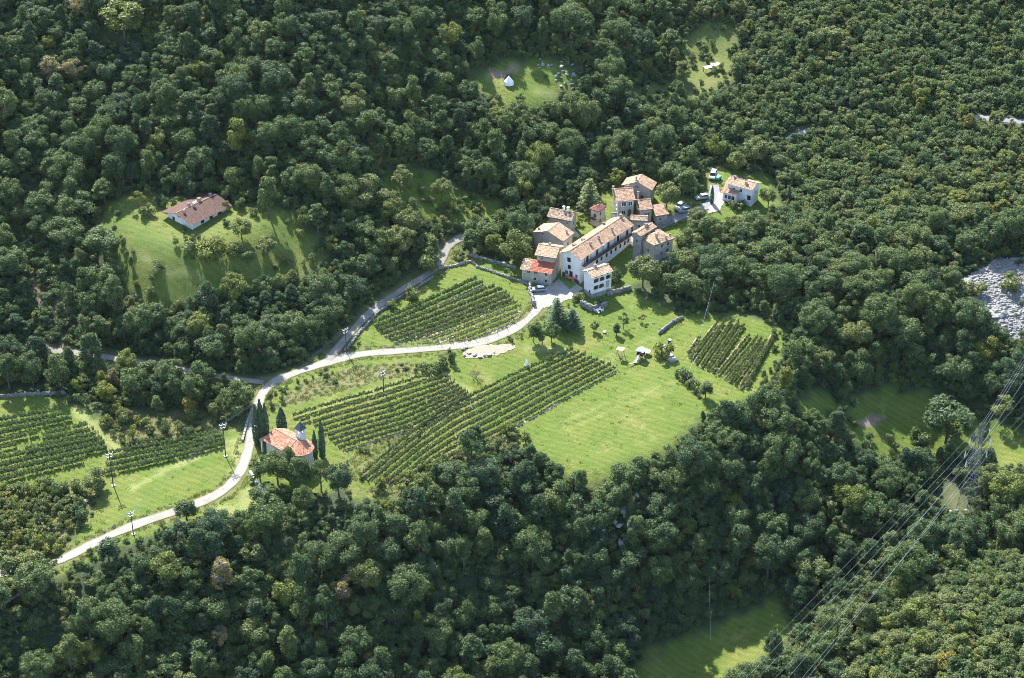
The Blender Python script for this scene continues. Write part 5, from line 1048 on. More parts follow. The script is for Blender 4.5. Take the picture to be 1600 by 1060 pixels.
# standing trees and bushes round hamlet and fields
for kind, pt, Rw, H, tint, label, nm in (
 ('broad_a', (110.85,-25.59), 6.4, 13.5, .20, 'big round grey green tree beside the pylon meadow', 'broadleaf_tree'),
 ('loose_a', (125.01,-21.65), 4.0, 7.5, .66, 'yellow green tree behind the pylon top', 'broadleaf_tree'),
 ('bush_a', (103.68,-24.98), 2.8, 4.6, .36, 'round olive bush in front of the big round tree', 'shrub'),
 ('bush_c', (96.29,-26.21), 1.2, 3.2, .5, 'small bright bush by the bare soil plot', 'shrub'),
 ('broad_d', (1.06,32.74), 4.6, 9.8, .66, 'full sunlit green tree at the left corner of the stone barn', 'broadleaf_tree'),
 ('broad_a', (-6.80,40.55), 3.6, 8.2, .42, 'round tree in front of the hedge left of the barn tree', 'broadleaf_tree'),
 ('broad_c', (-11.41,38.08), 3.0, 7.0, .36, 'dark tree above the terrace wall, near the upper lane', 'broadleaf_tree'), ('broad_d', (-2.88,44.03), 3.6, 8.6, .46, 'leafy tree behind the big barn corner tree', 'broadleaf_tree'), ('broad_a', (-23.43,35.42), 3.0, 6.4, .5, 'round tree on the outer side of the upper lane bend', 'broadleaf_tree'), ('bush_a', (-14.20,34.91), 2.0, 2.6, .58, 'grassy looking bush above the stone wall at the lane fork', 'shrub'),
 ('broad_b', (35.55,22.34), 4.4, 9.6, .58, 'broad tree before the stone corner house', 'broadleaf_tree'),
 ('broad_c', (42.61,18.29), 3.6, 8, .4, 'tree at the shaded corner right of the broad tree', 'broadleaf_tree'),
 ('broad_a', (46.99,16.58), 3.8, 9.5, .34, 'tree at the wood corner above the shaded lawn', 'broadleaf_tree'),
 ('broad_b', (48.47,27.40), 3.6, 8.0, .60, 'sunlit green tree right of the stone corner house', 'broadleaf_tree'),
 ('broad_a', (44.38,57.64), 3.6, 8.6, .62, 'bright green tree covering the end of the back barn', 'broadleaf_tree'),
 ('broad_c', (49.55,63.39), 4.0, 9.0, .36, 'dark tree between back barn and parked cars', 'broadleaf_tree'),
 ('vase_a', (30.34,67.86), 2.6, 6.6, .78, 'small lime green tree behind the tall house', 'broadleaf_tree'),
 ('bush_a', (36.49,75.90), 1.6, 3.6, .6, 'round clipped looking tree behind the back barn', 'broadleaf_tree'),
 ('broad_d', (49.29,38.95), 3.6, 6.6, .58, 'broad tree below the paved lane', 'broadleaf_tree'),
 ('broad_a', (52.07,50.10), 2.6, 5.6, .62, 'round bright tree at the lane bend near the cars', 'broadleaf_tree'),
 ('vase_a', (5.53,-2.08), 2.2, 6.4, .40, 'left olive like tree of the three above the long vineyard', 'broadleaf_tree'),
 ('vase_a', (7.87,-3.10), 2.3, 6.8, .34, 'middle olive like tree of the three above the long vineyard', 'broadleaf_tree'),
 ('vase_a', (10.39,-2.62), 2.2, 6.2, .38, 'right olive like tree of the three above the long vineyard', 'broadleaf_tree'),
 ('tall_b', (27.45,0.66), 1.3, 4.2, .2, 'dark pointed bush on the lawn left of the playground', 'shrub'),
 ('loose_a', (29.44,3.48), 1.5, 5.0, .45, 'pale twiggy small tree behind the dark pointed bush', 'broadleaf_tree'),
 ('vase_a', (21.60,1.87), 1.4, 3.2, .55, 'slender leaning sapling on the lawn below the pines', 'sapling'),
 ('loose_a', (34.53,6.78), 1.2, 2.6, .62, 'thin young tree on the upper lawn beside the shade edge', 'sapling'),
 ('bush_a', (38.94,-9.42), 2.4, 4.6, .74, 'dry yellowish bush left of the stone ramp', 'shrub'),
 ('bush_b', (43.74,-18.42), 2.2, 2.6, .3, 'low dark bush below the stone ramp', 'shrub'),
 ('bush_b', (45.73,-22.22), 2.0, 2.4, .55, 'second low bush along the lawn edge below the ramp', 'shrub'),
 ('tall_a', (48.63,-26.43), 2.0, 5.2, .38, 'oval bush at the lower left corner of the square vineyard', 'shrub'),
 ('tall_a', (-66.50,35.35), 2.9, 13.5, .42, 'tall tree at the right end of the villa lawn', 'broadleaf_tree'),
 ('broad_d', (-79.63,18.22), 4.6, 6.6, .76, 'broad yellow green bushy tree in front of the villa', 'broadleaf_tree'),
 ('broad_a', (-72.99,25.70), 3.0, 6.4, .68, 'small tree with visible trunk at the right of the villa', 'broadleaf_tree'),
 ('vase_a', (-66.73,23.17), 3.2, 5.6, .62, 'spreading fruit tree on the villa lawn', 'broadleaf_tree'),
 ('loose_a', (-102.80,38.77), 2.4, 5.6, .84, 'yellowing small tree at the upper left of the villa lawn', 'broadleaf_tree'),
 ('bush_a', (-99.96,36.32), 2.0, 3.4, .45, 'round bush next to the yellowing small tree', 'shrub'),
 ('broad_c', (-113.10,43.67), 3.6, 7.6, .40, 'round tree at the left edge of the villa lawn', 'broadleaf_tree'),
 ('broad_a', (-110.38,23.75), 5.0, 9.5, .30, 'large dark round tree at the lower left of the villa lawn', 'broadleaf_tree'),
 ('tall_b', (-102.02,18.58), 1.0, 4.0, .35, 'slim young tree with long shadow on the villa lawn', 'sapling'),
 ('bush_c', (-90.24,21.95), .9, 2.6, .4, 'small dark shrub below the villa terrace', 'shrub'),
 ('bush_b', (-86.35,21.04), 2.4, 1.8, .5, 'hedge like bush below the villa terrace', 'shrub'),
 ('tall_b', (-53.27,34.28), 3.0, 9.8, .34, 'dense conical tree right of the villa lawn', 'broadleaf_tree'),
 ('tall_b', (-46.62,33.67), 2.2, 7.0, .30, 'smaller conical tree right of the dense one', 'broadleaf_tree'),
 ('broad_d', (-56.63,35.38), 2.6, 5.5, .68, 'light green tree left of the dense conical tree', 'broadleaf_tree'),
 ('vase_a', (-48.94,28.59), 2.6, 5.2, .74, 'bright tree at the lower right corner of the villa lawn', 'broadleaf_tree'),
 ('broad_d', (-53.62,-53.91), 2.8, 8.6, .44, 'leafy tree directly under the chapel wall', 'broadleaf_tree'), ('bush_a', (-82.02,20.48), 2.2, 3.4, .6, 'bush left of the broad yellow green tree before the villa', 'shrub'), ('bush_a', (-74.23,20.38), 2.4, 3.8, .5, 'olive bush right of the broad yellow green tree before the villa', 'shrub'), ('broad_a', (-70.84,19.61), 2.2, 4.6, .4, 'small dark tree between the villa bushes and the fruit tree', 'broadleaf_tree'), ('bush_b', (-61.30,22.81), 2.2, 2.4, .66, 'low light bush right of the fruit tree on the villa lawn', 'shrub'), ('bush_a', (-78.10,31.26), 1.2, 2.0, .4, 'small bush at the right corner of the villa', 'shrub'), ('bush_c', (-57.76,31.34), 1.6, 3.2, .7, 'yellow green bush at the right end of the villa lawn', 'shrub'), ('bush_a', (-93.99,15.70), 2.2, 3.2, .55, 'rounded bush on the lower left part of the villa lawn', 'shrub'),
 ('vase_a', (-31.53,54.32), 3.6, 8.0, .62, 'broad bright tree in the small orchard clearing', 'broadleaf_tree'),
 ('broad_b', (-20.04,55.89), 3.2, 6.6, .58, 'green tree at the right of the orchard clearing', 'broadleaf_tree'),
 ('bush_a', (-23.26,30.08), 3.4, 6.0, .52, 'round leafy tree inside the bend of the upper lane', 'broadleaf_tree'),
 ('bush_a', (-27.34,17.40), 2.2, 3.8, .64, 'pale round shrub on the upper lane verge', 'shrub'),
 ('bush_b', (-32.34,13.57), 1.6, 2.0, .68, 'low pale shrub lower on the upper lane verge', 'shrub'),
 ('broad_a', (-102.13,-25.22), 2.6, 7.0, .80, 'golden green tree in the scrub above the strip vineyard', 'broadleaf_tree'),
 ('bush_c', (-98.95,-28.95), 1.3, 3.6, .93, 'small yellow bush beside the golden green tree', 'shrub'),
 ('bush_a', (-96.10,-30.76), 1.9, 3.2, .62, 'pale grey rounded bush beside the small yellow bush', 'shrub'),
 ('bush_c', (-80.74,-29.24), 2.2, 6.0, .91, 'pale yellow tree in the scrub near the gravel road', 'broadleaf_tree'),
 ('tall_a', (-88.81,-29.12), 1.6, 6.4, .42, 'slim grey green tree in the scrub above the strip vineyard', 'broadleaf_tree'),
 ('vase_a', (-89.69,-37.17), 1.5, 3.4, .55, 'small umbrella shaped tree standing in dry grass', 'broadleaf_tree'),
 ('loose_a', (-83.10,-35.49), 1.6, 3.6, .60, 'thin see through tree standing in dry grass', 'broadleaf_tree'),
 ('bush_a', (-80.43,-37.54), 1.5, 3.0, .15, 'dark bush just above the strip vineyard', 'shrub'), ('bush_a', (-86.22,-35.93), 1.1, 2.6, .2, 'small dark bush in dry grass above the strip vineyard', 'shrub'),
 ('bush_a', (-73.98,-29.12), 2.2, 4.6, .55, 'grey green bush near the road above the strip vineyard', 'shrub'), ('bush_a', (-69.79,-30.41), 2.4, 5.0, .5, 'round bush at the road edge above the lone pole', 'shrub'),
 ('broad_d', (-68.61,-26.61), 4.0, 7.6, .42, 'wide tree overhanging the road left of the cypress trio', 'broadleaf_tree'),
 ('broad_c', (-128.02,-20.10), 3.6, 11, .25, 'tall dark tree above the left vineyard at the photo edge', 'broadleaf_tree'), ('broad_a', (-122.20,-19.04), 3.4, 10.5, .2, 'second tall dark tree above the left vineyard', 'broadleaf_tree'), ('broad_d', (-115.61,-19.41), 3.4, 9.5, .3, 'dark tree above the grass track by the left vineyard', 'broadleaf_tree'),
 ('bush_a', (-102.06,-67.55), 2.4, 4.0, .18, 'dark round bush at the left edge of the lower meadow', 'shrub'), ('broad_d', (-99.25,-57.73), 3.2, 6.2, .58, 'soft green tree at the upper left corner of the lower meadow', 'broadleaf_tree'),
 ('broad_c', (-9.13,-41.41), 2.3, 6.2, .16, 'dark small tree standing at the lower edge of the long vineyard', 'broadleaf_tree'),
 ('bush_b', (-60.57,-27.56), 1.0, 1.6, .3, 'small round bush on the verge behind the chapel', 'shrub'),
 ('bush_a', (-17.82,-12.50), 1.8, 3.4, .36, 'dark bush at the left of the sandy patch', 'shrub'), ('bush_a', (-19.08,-14.60), 1.7, 3.0, .42, 'rounded bush below the sandy patch end', 'shrub'), ('bush_a', (-15.91,-9.88), 1.3, 4.0, .3, 'upright bush touching the sandy patch', 'shrub'),
 ('bush_b', (-22.24,-13.63), 1.6, 2.0, .44, 'low bush on the bank above the middle vineyard', 'shrub'),
 ('broad_b', (-60.49,-54.64), 2.8, 6.8, .36, 'tree rising in front of the chapel porch', 'broadleaf_tree'), ('broad_a', (-56.21,-55.83), 3.3, 9.8, .46, 'bright tree below the chapel wall', 'broadleaf_tree'), ('broad_c', (-50.54,-57.41), 3.5, 10, .34, 'tree below the chapel apse', 'broadleaf_tree'),
 ('loose_a', (-45.57,-58.31), 3.0, 9.6, .5, 'thin tree right of the chapel apse trees', 'broadleaf_tree'), ('broad_a', (-41.17,-60.03), 3.4, 9.6, .12, 'dark rounded tree below the two slim cypresses', 'broadleaf_tree'), ('broad_b', (-58.36,-63.44), 3.0, 5.6, .40, 'tree below the white parapet wall', 'broadleaf_tree'),
 ('tall_a', (-92.35,-82.08), 2.8, 7.0, .14, 'dark dense tree leaning over the lower road', 'broadleaf_tree'), ('broad_c', (-76.32,-68.28), 3.0, 6.0, .28, 'grey green tree hiding the lower road before the bend', 'broadleaf_tree'), ('broad_a', (-108.88,-86.55), 3.8, 7.2, .64, 'yellow green tree at the far left end of the lower road', 'broadleaf_tree'), ('broad_c', (-113.23,-86.83), 3.6, 7.6, .5, 'leafy tree over the road end at the left edge of the view', 'broadleaf_tree'), ('broad_b', (-104.78,-88.10), 3.0, 6.8, .42, 'darker tree next to the yellow green one at the far left road', 'broadleaf_tree'),
 ('vase_a', (53.36,119.92), 3.4, 7.0, .64, 'pale willow like tree left of the grassy strip', 'broadleaf_tree'),
 ('broad_a', (-114.29,98.44), 6.5, 12, .68, 'big yellow green tree standing out high in the left forest', 'broadleaf_tree'),
 ('broad_b', (73.66,60.15), 2.6, 5.6, .5, 'small round tree on the lawn right of the white house', 'broadleaf_tree'), ('bush_a', (64.26,58.26), 2.4, 2.4, .55, 'pale bush before the porch of the white house', 'shrub'), ('broad_a', (72.02,80.74), 4.0, 9, .58, 'bright crown just behind the detached white house', 'broadleaf_tree'), ('broad_d', (66.06,77.83), 3.2, 6, .66, 'light bushy tree behind the roof of the white house', 'broadleaf_tree'),
 ('bush_a', (134.50,20.23), 3.2, 4.8, .6, 'rounded green bush growing in the scree', 'shrub'), ('bush_a', (124.33,17.09), 3.0, 4.0, .6, 'green bush at the left tip of the scree', 'shrub'),
 ('bush_c', (10.25,32.08), .9, 1.6, .5, 'small bush between barn and stone house', 'shrub'), ('vase_a', (20.72,39.23), 1.6, 3.4, .82, 'bright lime sapling between cottage and farmhouse', 'sapling'), ('bush_b', (19.10,51.32), 1.2, 2.2, .72, 'bright bush at the outside stair of the cottage', 'shrub'), ('bush_a', (28.49,24.50), 2.2, 4.0, .2, 'dark bush against the long farmhouse wall', 'shrub'), ('bush_a', (23.18,13.20), 1.6, 2.4, .3, 'bush at the foot of the annex house wall', 'shrub'), ('bush_b', (18.08,15.13), 2.0, 2.2, .6, 'light bush in front of the annex house corner', 'shrub'),
 ):
    T(nm, kind, pt, Rw, H, tint, label, 'tree' if nm.endswith('tree') else nm)
T('bare_shrub', 'bare', (-9.52,-15.88), 1.7, 3.4, .5, 'leafless grey shrub on the grass bank above the long vineyard', 'shrub')

# ---------------------------------------------------------------- vineyards
def vine_row(pts, label, group, tint=.5, dens=46, hgt=1.7, wid=.6):
    p = resample(pts, .25); p = p + np.array([0, 0]); seg = np.hypot(*(p[1:] - p[:-1]).T); s = np.r_[0, np.cumsum(seg)]; Ln = s[-1]; n_ = int(Ln * dens * 1.7); wid *= .8; hgt *= .92
    t = rng.random(n_) * Ln; x = np.interp(t, s, p[:, 0]); y = np.interp(t, s, p[:, 1]); d = (p[-1] - p[0]) / np.linalg.norm(p[-1] - p[0]); nx, ny = -d[1], d[0]
    ph = rng.uniform(0, 6); lump = .82 + .16 * np.sin(t * 5.2 + ph) + .12 * np.sin(t * 1.7 + ph * 2); gap = (np.sin(t * .83 + ph * 3) + np.sin(t * 2.1 + ph)) < -1.72
    zz = .45 + (hgt * np.clip(lump, .5, 1.15) - .45) * rng.random(n_) ** .75; wd = wid * (.55 + .6 * np.sin(np.clip(zz / hgt, 0, 1) * 2.6)) * lump
    off = rng.normal(0, .36, n_) * wd; keep = ~gap | (rng.random(n_) < .15)
    pos = np.c_[x + nx * off, y + ny * off, ground(x, y) + zz][keep]; nr = unit(np.c_[nx * np.sign(off), ny * np.sign(off), .7 + 0 * off] + rng.normal(0, .6, (n_, 3)))[keep]
    V, F = leaf_quads(pos, nr, rng.uniform(.2, .38, len(pos)), .8); o0 = np.array([*p[0], gz(*p[0])])
    root = empty('vine_row', o0); tag(root, label, 'vine row', group)
    fo = link(bpy.data.objects.new('foliage', mesh_np('foliage', V - o0, F, M['vine'])), root); fo['tint'] = float(tint); fo['kind'] = 'stuff'
    b = MB()
    for q in resample(pts, 4.5): z = gz(*q); b.tube(np.array([q[0], q[1], z - .2]) - o0, np.array([q[0], q[1], z + 1.95]) - o0, .05, .05, 4)
    po = b.build('posts', M['dead'], root); po['kind'] = 'stuff'; return p
ORD = ['first', 'second', 'third', 'fourth', 'fifth', 'sixth', 'seventh', 'eighth', 'ninth', 'tenth', 'eleventh', 'twelfth']
STR = {}
def soil_strips(name, rows, label, wd=.7, side=-.95):
    V, F = [], []; n_ = 0
    for pts in rows:
        p = resample(pts, .8); d = (p[-1] - p[0]) / np.linalg.norm(p[-1] - p[0]); nx = np.array([-d[1], d[0]])
        nz = np.convolve(rng.normal(size=len(p) + 4), np.ones(5) / 2.2, 'valid'); w_ = wd * np.clip(.75 + .5 * nz, .05, 1.3)
        for k in (-1, 1): q = p + nx * (side + .0) + nx * (k * w_ / 2)[:, None]; V.append(np.c_[q, ground(q[:, 0], q[:, 1]) + .04])
        m_ = len(p); a = n_ + np.arange(m_ - 1); F.append(np.stack([a, a + 1, a + m_ + 1, a + m_], -1)); n_ += 2 * m_
    o = link(bpy.data.objects.new(name, mesh_np(name, np.concatenate(V), np.concatenate(F), M['soil']))); tag(o, label, kind='structure')
V1 = [(((-36.74,6.37)), (-9.78,24.45)), ((-35.97,4.76), (-8.02,22.84)), ((-35.05,3.39), (-4.86,20.57)), ((-33.77,1.70), (-2.77,19.28)), ((-32.35,0.27), (-1.56,17.50)), ((-31.10,-1.18), (-0.69,16.04)), ((-26.93,-0.17), (0.34,14.88)), ((-23.07,0.22), (1.37,13.45)), ((-20.83,-1.26), (2.40,11.78)), ((-16.46,-1.44), (1.36,9.11)), ((-11.77,-0.84), (0.51,6.48))]
for i, r_ in enumerate(V1): vine_row(r_, f'{ORD[i]} vine row from the top of the oval vineyard inside the road loop', 'vine rows of the oval vineyard', .22 + .03 * i, 95 if i < 6 else 45, 2.0 if i < 6 else 1.5, .95 if i < 6 else .7)
soil_strips('tilled_soil', V1, 'strips of dry soil between the rows of the oval vineyard', 1.0)
V2 = [((-54.66,-32.02), (-36.42,-24.00), (-18.11,-14.06)), ((-52.55,-34.13), (-33.89,-25.76), (-16.89,-16.34)), ((-49.28,-35.06), (-32.19,-27.50), (-15.71,-17.57)), ((-47.73,-36.58), (-30.51,-28.94), (-14.54,-18.79)), ((-46.48,-38.28), (-29.62,-30.64), (-13.53,-20.00)), ((-45.25,-39.95), (-28.74,-32.32), (-12.70,-20.97)), ((-44.04,-41.36), (-27.40,-33.71), (-11.87,-21.92)), ((-42.84,-42.75), (-26.39,-35.11), (-11.20,-22.89)), ((-41.64,-44.13), (-25.37,-36.49), (-10.37,-23.84))]
for i, r_ in enumerate(V2): vine_row(r_, f'{ORD[i]} vine row from the top of the middle vineyard behind the chapel', 'vine rows of the middle vineyard', .40, 62, 1.75, .58)
soil_strips('tilled_soil', V2[1:], 'strips of dry soil between the rows of the middle vineyard', .5)
A3 = [(-36.64,-54.20), (-25.25,-39.33), (-16.08,-28.36), (0.00,-15.78), (15.84,-5.96)]; B3 = [(-24.51,-57.24), (-17.09,-48.81), (-8.66,-41.39), (11.33,-24.81), (27.00,-13.53)]
for i in range(8):
    t = i / 7; pts = [tuple(np.array(a) * (1 - t) + np.array(b) * t) for a, b in zip(A3, B3)]; STR.setdefault('v3', []).append(pts)
    vine_row(pts, f'{ORD[i]} vine row from the top of the long vineyard beside the big meadow', 'vine rows of the long vineyard', .38, 66, 1.8, .62)
soil_strips('tilled_soil', STR['v3'], 'strips of dry soil between the rows of the long vineyard', .55)
V4 = [((45.61,-8.73), (49.22,-0.98)), ((45.96,-10.72), (54.30,5.29)), ((47.31,-12.44), (56.21,5.78)), ((48.68,-13.87), (58.26,5.95)), ((50.06,-15.00), (60.08,5.55)), ((51.28,-16.11), (61.32,4.32)), ((52.66,-17.21), (62.38,-0.28)), ((54.01,-18.55), (64.27,-1.49)), ((55.19,-19.88), (65.37,-2.09)), ((56.40,-20.92), (66.45,-2.95)), ((57.85,-22.71), (66.97,-4.34)), ((59.32,-22.66), (69.40,1.02))]
for i, r_ in enumerate(V4): vine_row(r_, f'{ORD[i]} vine row from the left in the small square vineyard right of the lawn', 'vine rows of the square vineyard', .46, 84, 1.65, .74)
soil_strips('tilled_soil', V4, 'strips of dry soil between the rows of the square vineyard', .28, .9)
V5 = [((-133.69,-34.92), (-114.86,-29.42)), ((-133.06,-37.77), (-112.57,-30.52)), ((-132.50,-40.32), (-110.10,-31.83)), ((-131.90,-43.06), (-117.24,-37.71)), ((-116.12,-38.60), (-105.75,-33.97)), ((-114.92,-39.96), (-103.85,-35.79)), ((-119.20,-43.76), (-102.31,-37.39)), ((-130.60,-49.05), (-101.25,-39.02)), ((-130.04,-51.65), (-100.34,-40.67)), ((-129.48,-54.22), (-99.59,-42.32)), ((-128.94,-56.77), (-104.55,-47.01))]
for i, r_ in enumerate(V5): vine_row(r_, f'{ORD[i]} vine row from the top of the dark green left vineyard with a grassy gap', 'vine rows of the left vineyard', .24, 95, 2.1, 1.15)
V6 = [((-93.69,-40.92), (-84.31,-38.17)), ((-98.48,-44.21), (-72.27,-36.54)), ((-98.66,-46.86), (-71.61,-38.04)), ((-98.56,-49.25), (-71.27,-39.53)), ((-98.46,-51.63), (-71.06,-41.24))]
for i, r_ in enumerate(V6): vine_row(r_, f'{ORD[i]} vine row from the top of the strip vineyard above the lower meadow', 'vine rows of the strip vineyard', .26, 95, 2.0, 1.1)
vine_row(((-129.88,-45.12), (-121.75,-41.99)), 'short vine row at the left of the grassy gap in the left vineyard', 'vine rows of the left vineyard', .4, 60)

# ---------------------------------------------------------------- forest
CLEAR = [HALL, MAIN, UPPER, STRIP, RMEAD, LOWMEAD, RAVLAWN, TOPLAWN, SCRUB, GARDEN, SCREE, PYCLEAR]
def free_dist(x, y):
    d = np.full(np.shape(x), 1e9)
    for p in CLEAR: d = np.minimum(d, dist_poly(p, x, y))
    for nm_, (pts, wd) in ROADS.items(): d = np.minimum(d, dist_line(pts, x, y) - wd / 2 - (.3 if nm_ != 'lane' else 0))
    return d
HALF_W = math.tan(R(15)); 
def frustum(x, y, mx=16):
    return (np.abs(x) < (y + 430) * 1.13 * HALF_W + 12 + mx) & (y > -150) & (y < 200)
def scatter(step, jit, dom):
    x0, x1, y0, y1 = dom; xs = np.arange(x0, x1, step); ys = np.arange(y0, y1, step * .87); xx, yy = np.meshgrid(xs, ys); xx = xx + (np.arange(len(ys)) % 2)[:, None] * step / 2
    q = np.c_[xx.ravel(), yy.ravel()] + rng.uniform(-jit, jit, (xx.size, 2)); return q
def regional(x, y):
    right = _smooth((x - 30) / 60) * _smooth((y - 30) / 30); hillr = _smooth((_below(RFOOT, x, y) - 2) / 12); leftup = _smooth((-x - 5) / 50) * _smooth((y - 20) / 30)
    big = np.sin(x * .045 + 1) * np.sin(y * .05 + x * .02 + 2); med = np.sin(x * .13 + 2 * np.sin(y * .07)) * np.sin(y * .15 + .5)
    return (1 + .14 * big + .08 * med) * (1 - .38 * right) * (1 - .36 * hillr) * (1 - .04 * leftup) * (1 - .10 * _smooth((y - 30) / 60))
def darts():
    cell = 6.0; gridd = {}; out = []
    for lo, hi, cnt in ((1.4, 1.8, 800), (1.0, 1.4, 6500), (.65, .95, 20000), (.4, .6, 30000)):
        c = np.c_[rng.uniform(-230, 230, cnt), rng.uniform(-150, 200, cnt)]; c = c[frustum(c[:, 0], c[:, 1])]; sz = rng.uniform(lo, hi, len(c)) * regional(c[:, 0], c[:, 1])
        for (px, py), s_ in zip(c.tolist(), sz.tolist()):
            i, j = int(px // cell), int(py // cell); good = True; rr = 2.9 * s_ * (.75 if s_ > 1.44 else 1)
            for a_ in (i - 1, i, i + 1):
                for b_ in (j - 1, j, j + 1):
                    for qx, qy, qr in gridd.get((a_, b_), ()):
                        if (px - qx) ** 2 + (py - qy) ** 2 < (.58 * (rr + qr)) ** 2: good = False; break
                    if not good: break
                if not good: break
            if good: gridd.setdefault((i, j), []).append((px, py, rr)); out.append((px, py, s_))
    return np.array(out)
q = darts(); base_s = q[:, 2]; q = q[:, :2]
x, y = q.T; fd = free_dist(x, y)
# regional size and hue
big = np.sin(x * .045 + 1) * np.sin(y * .05 + x * .02 + 2); med = np.sin(x * .13 + 2 * np.sin(y * .07)) * np.sin(y * .15 + .5)
right = _smooth((x - 30) / 60) * _smooth((y - 30) / 30)              # low scrubby wood on the stony right slope
hillr = _smooth((_below(RFOOT, x, y) - 2) / 12)                      # bushy hill under the cables
leftup = _smooth((-x - 5) / 50) * _smooth((y - 20) / 30)
scl = base_s; scl = np.clip(scl, .34, 2.0)
orch = np.exp(-((x + 35) / 32) ** 2 - ((y - 42) / 20) ** 2) + .7 * np.exp(-((x + 10) / 22) ** 2 - ((y - 60) / 14) ** 2)
tint = .28 + .20 * orch + .10 * big + .08 * med + .13 * rng.normal(size=len(x)) + .28 * right + .27 * hillr - .07 * leftup
odd = rng.random(len(x)); tint = np.where(odd < .03, rng.uniform(.68, .8, len(x)), tint); tint = np.where((odd > .985) & (hillr > .4), rng.uniform(.86, .93, len(x)), tint); tint = np.where((odd > .975) & (hillr + right < .3) & (odd < .98), .98, tint)
tint = np.clip(tint, .02, .98)
Rr = np.where(scl > 1.35, 2.9 * scl * .95, 2.9 * scl)
ok = fd > Rr * .72
ok &= (dist_poly(GULLY, x, y) > .5) & (dist_poly(GULLY2, x, y) > .5)
ok &= (dist_poly(CUT, x, y) > 0) | (rng.random(len(x)) < .12)
for tx, ty, tr in TAKEN: ok &= np.hypot(x - tx, y - ty) > (tr * .85 + Rr * .55)
ok &= (scl < 1.25) | (fd > 2.9 * scl * .9)
ok &= rng.random(len(x)) > .05
x, y, scl, tint, Rr, hillr, right = x[ok], y[ok], scl[ok], tint[ok], Rr[ok], hillr[ok], right[ok]; n_ = len(x)
TK = ['broad_a', 'broad_b', 'broad_c', 'broad_d', 'tall_a', 'tall_b', 'loose_a', 'vase_a', 'grand_a', 'grand_b']
kd = rng.choice(8, n_, p=[.2, .16, .17, .15, .1, .06, .07, .09]); gr = scl > 1.35; kd = np.where(gr, rng.integers(8, 10, n_), kd); inst = np.where(gr, scl * .61, scl); rz = rng.uniform(0, 6.283, n_); sh = rng.uniform(.72, 1.2, n_) * (1 - .25 * hillr) * (1 - .22 * right)
zt = ground(x, y) - .15
# which stand nearest in view: those become single trees
dist = np.sqrt(x ** 2 + (y + 430) ** 2 + (zt - 260) ** 2); dep = (y + 430) * math.cos(R(31.2)) + (260 - zt) * math.sin(R(31.2)); ver = (y + 430) * math.sin(R(31.2)) - (260 - zt - 3) * math.cos(R(31.2))
inv = (np.abs(x) < dep * HALF_W * 1.0) & (ver > -dep * HALF_W * .6625)
rank = np.where(inv, -Rr / dist * 400 + dist * .03, 1e9); sel = np.argsort(rank)[:208]; single = np.zeros(n_, bool); single[sel] = True
def tone(t): return 'dark bluish' if t < .17 else 'dark green' if t < .30 else 'mid green' if t < .45 else 'olive' if t < .62 else 'lime green' if t < .83 else 'golden' if t < .96 else 'greyish'
SMALL = 'zeroth first second third fourth fifth sixth seventh eighth ninth tenth eleventh twelfth thirteenth fourteenth fifteenth sixteenth seventeenth eighteenth nineteenth'.split()
def nth(k): return SMALL[k] if k < 20 else ('twentieth' if k == 20 else 'thirtieth' if k == 30 else ('twenty-' if k < 30 else 'thirty-') + SMALL[k % 10])
base = {}
for i in sel:
    rg = 'on the hill under the cables' if hillr[i] > .35 else ('below the far left road' if x[i] < -85 else 'below the lower road' if x[i] < -58 else 'below the chapel' if x[i] < -32 else 'below the long vineyard' if x[i] < 0 else 'below the big meadow' if x[i] < 34 else 'by the ravine meadow') if y[i] < 20 else 'in the forest above the hamlet'
    shp = {8: 'great spreading', 9: 'great flat-topped', 4: 'tall oval', 5: 'pointed', 6: 'loose', 7: 'spreading'}.get(int(kd[i]), 'rounded' if scl[i] > .8 else 'small round'); base.setdefault(f'{tone(tint[i])} {shp} tree {rg}', []).append(i)
for lb, ids in base.items():
    ids.sort(key=lambda i: x[i] / dep[i])
    for k_, i in enumerate(ids):
        cm, tm, jm, r0, h0 = KINDS[TK[kd[i]]]
        root = empty('broadleaf_tree', (x[i], y[i], zt[i]), rz[i]); root.scale = (inst[i], inst[i], inst[i] * sh[i])
        tag(root, lb if len(ids) == 1 else f'{lb}, {nth(k_ + 1)} from the left', 'tree', 'trees of the near woods')
        o = link(bpy.data.objects.new('crown', cm), root); o['tint'] = float(tint[i]); link(bpy.data.objects.new('trunk', tm), root)
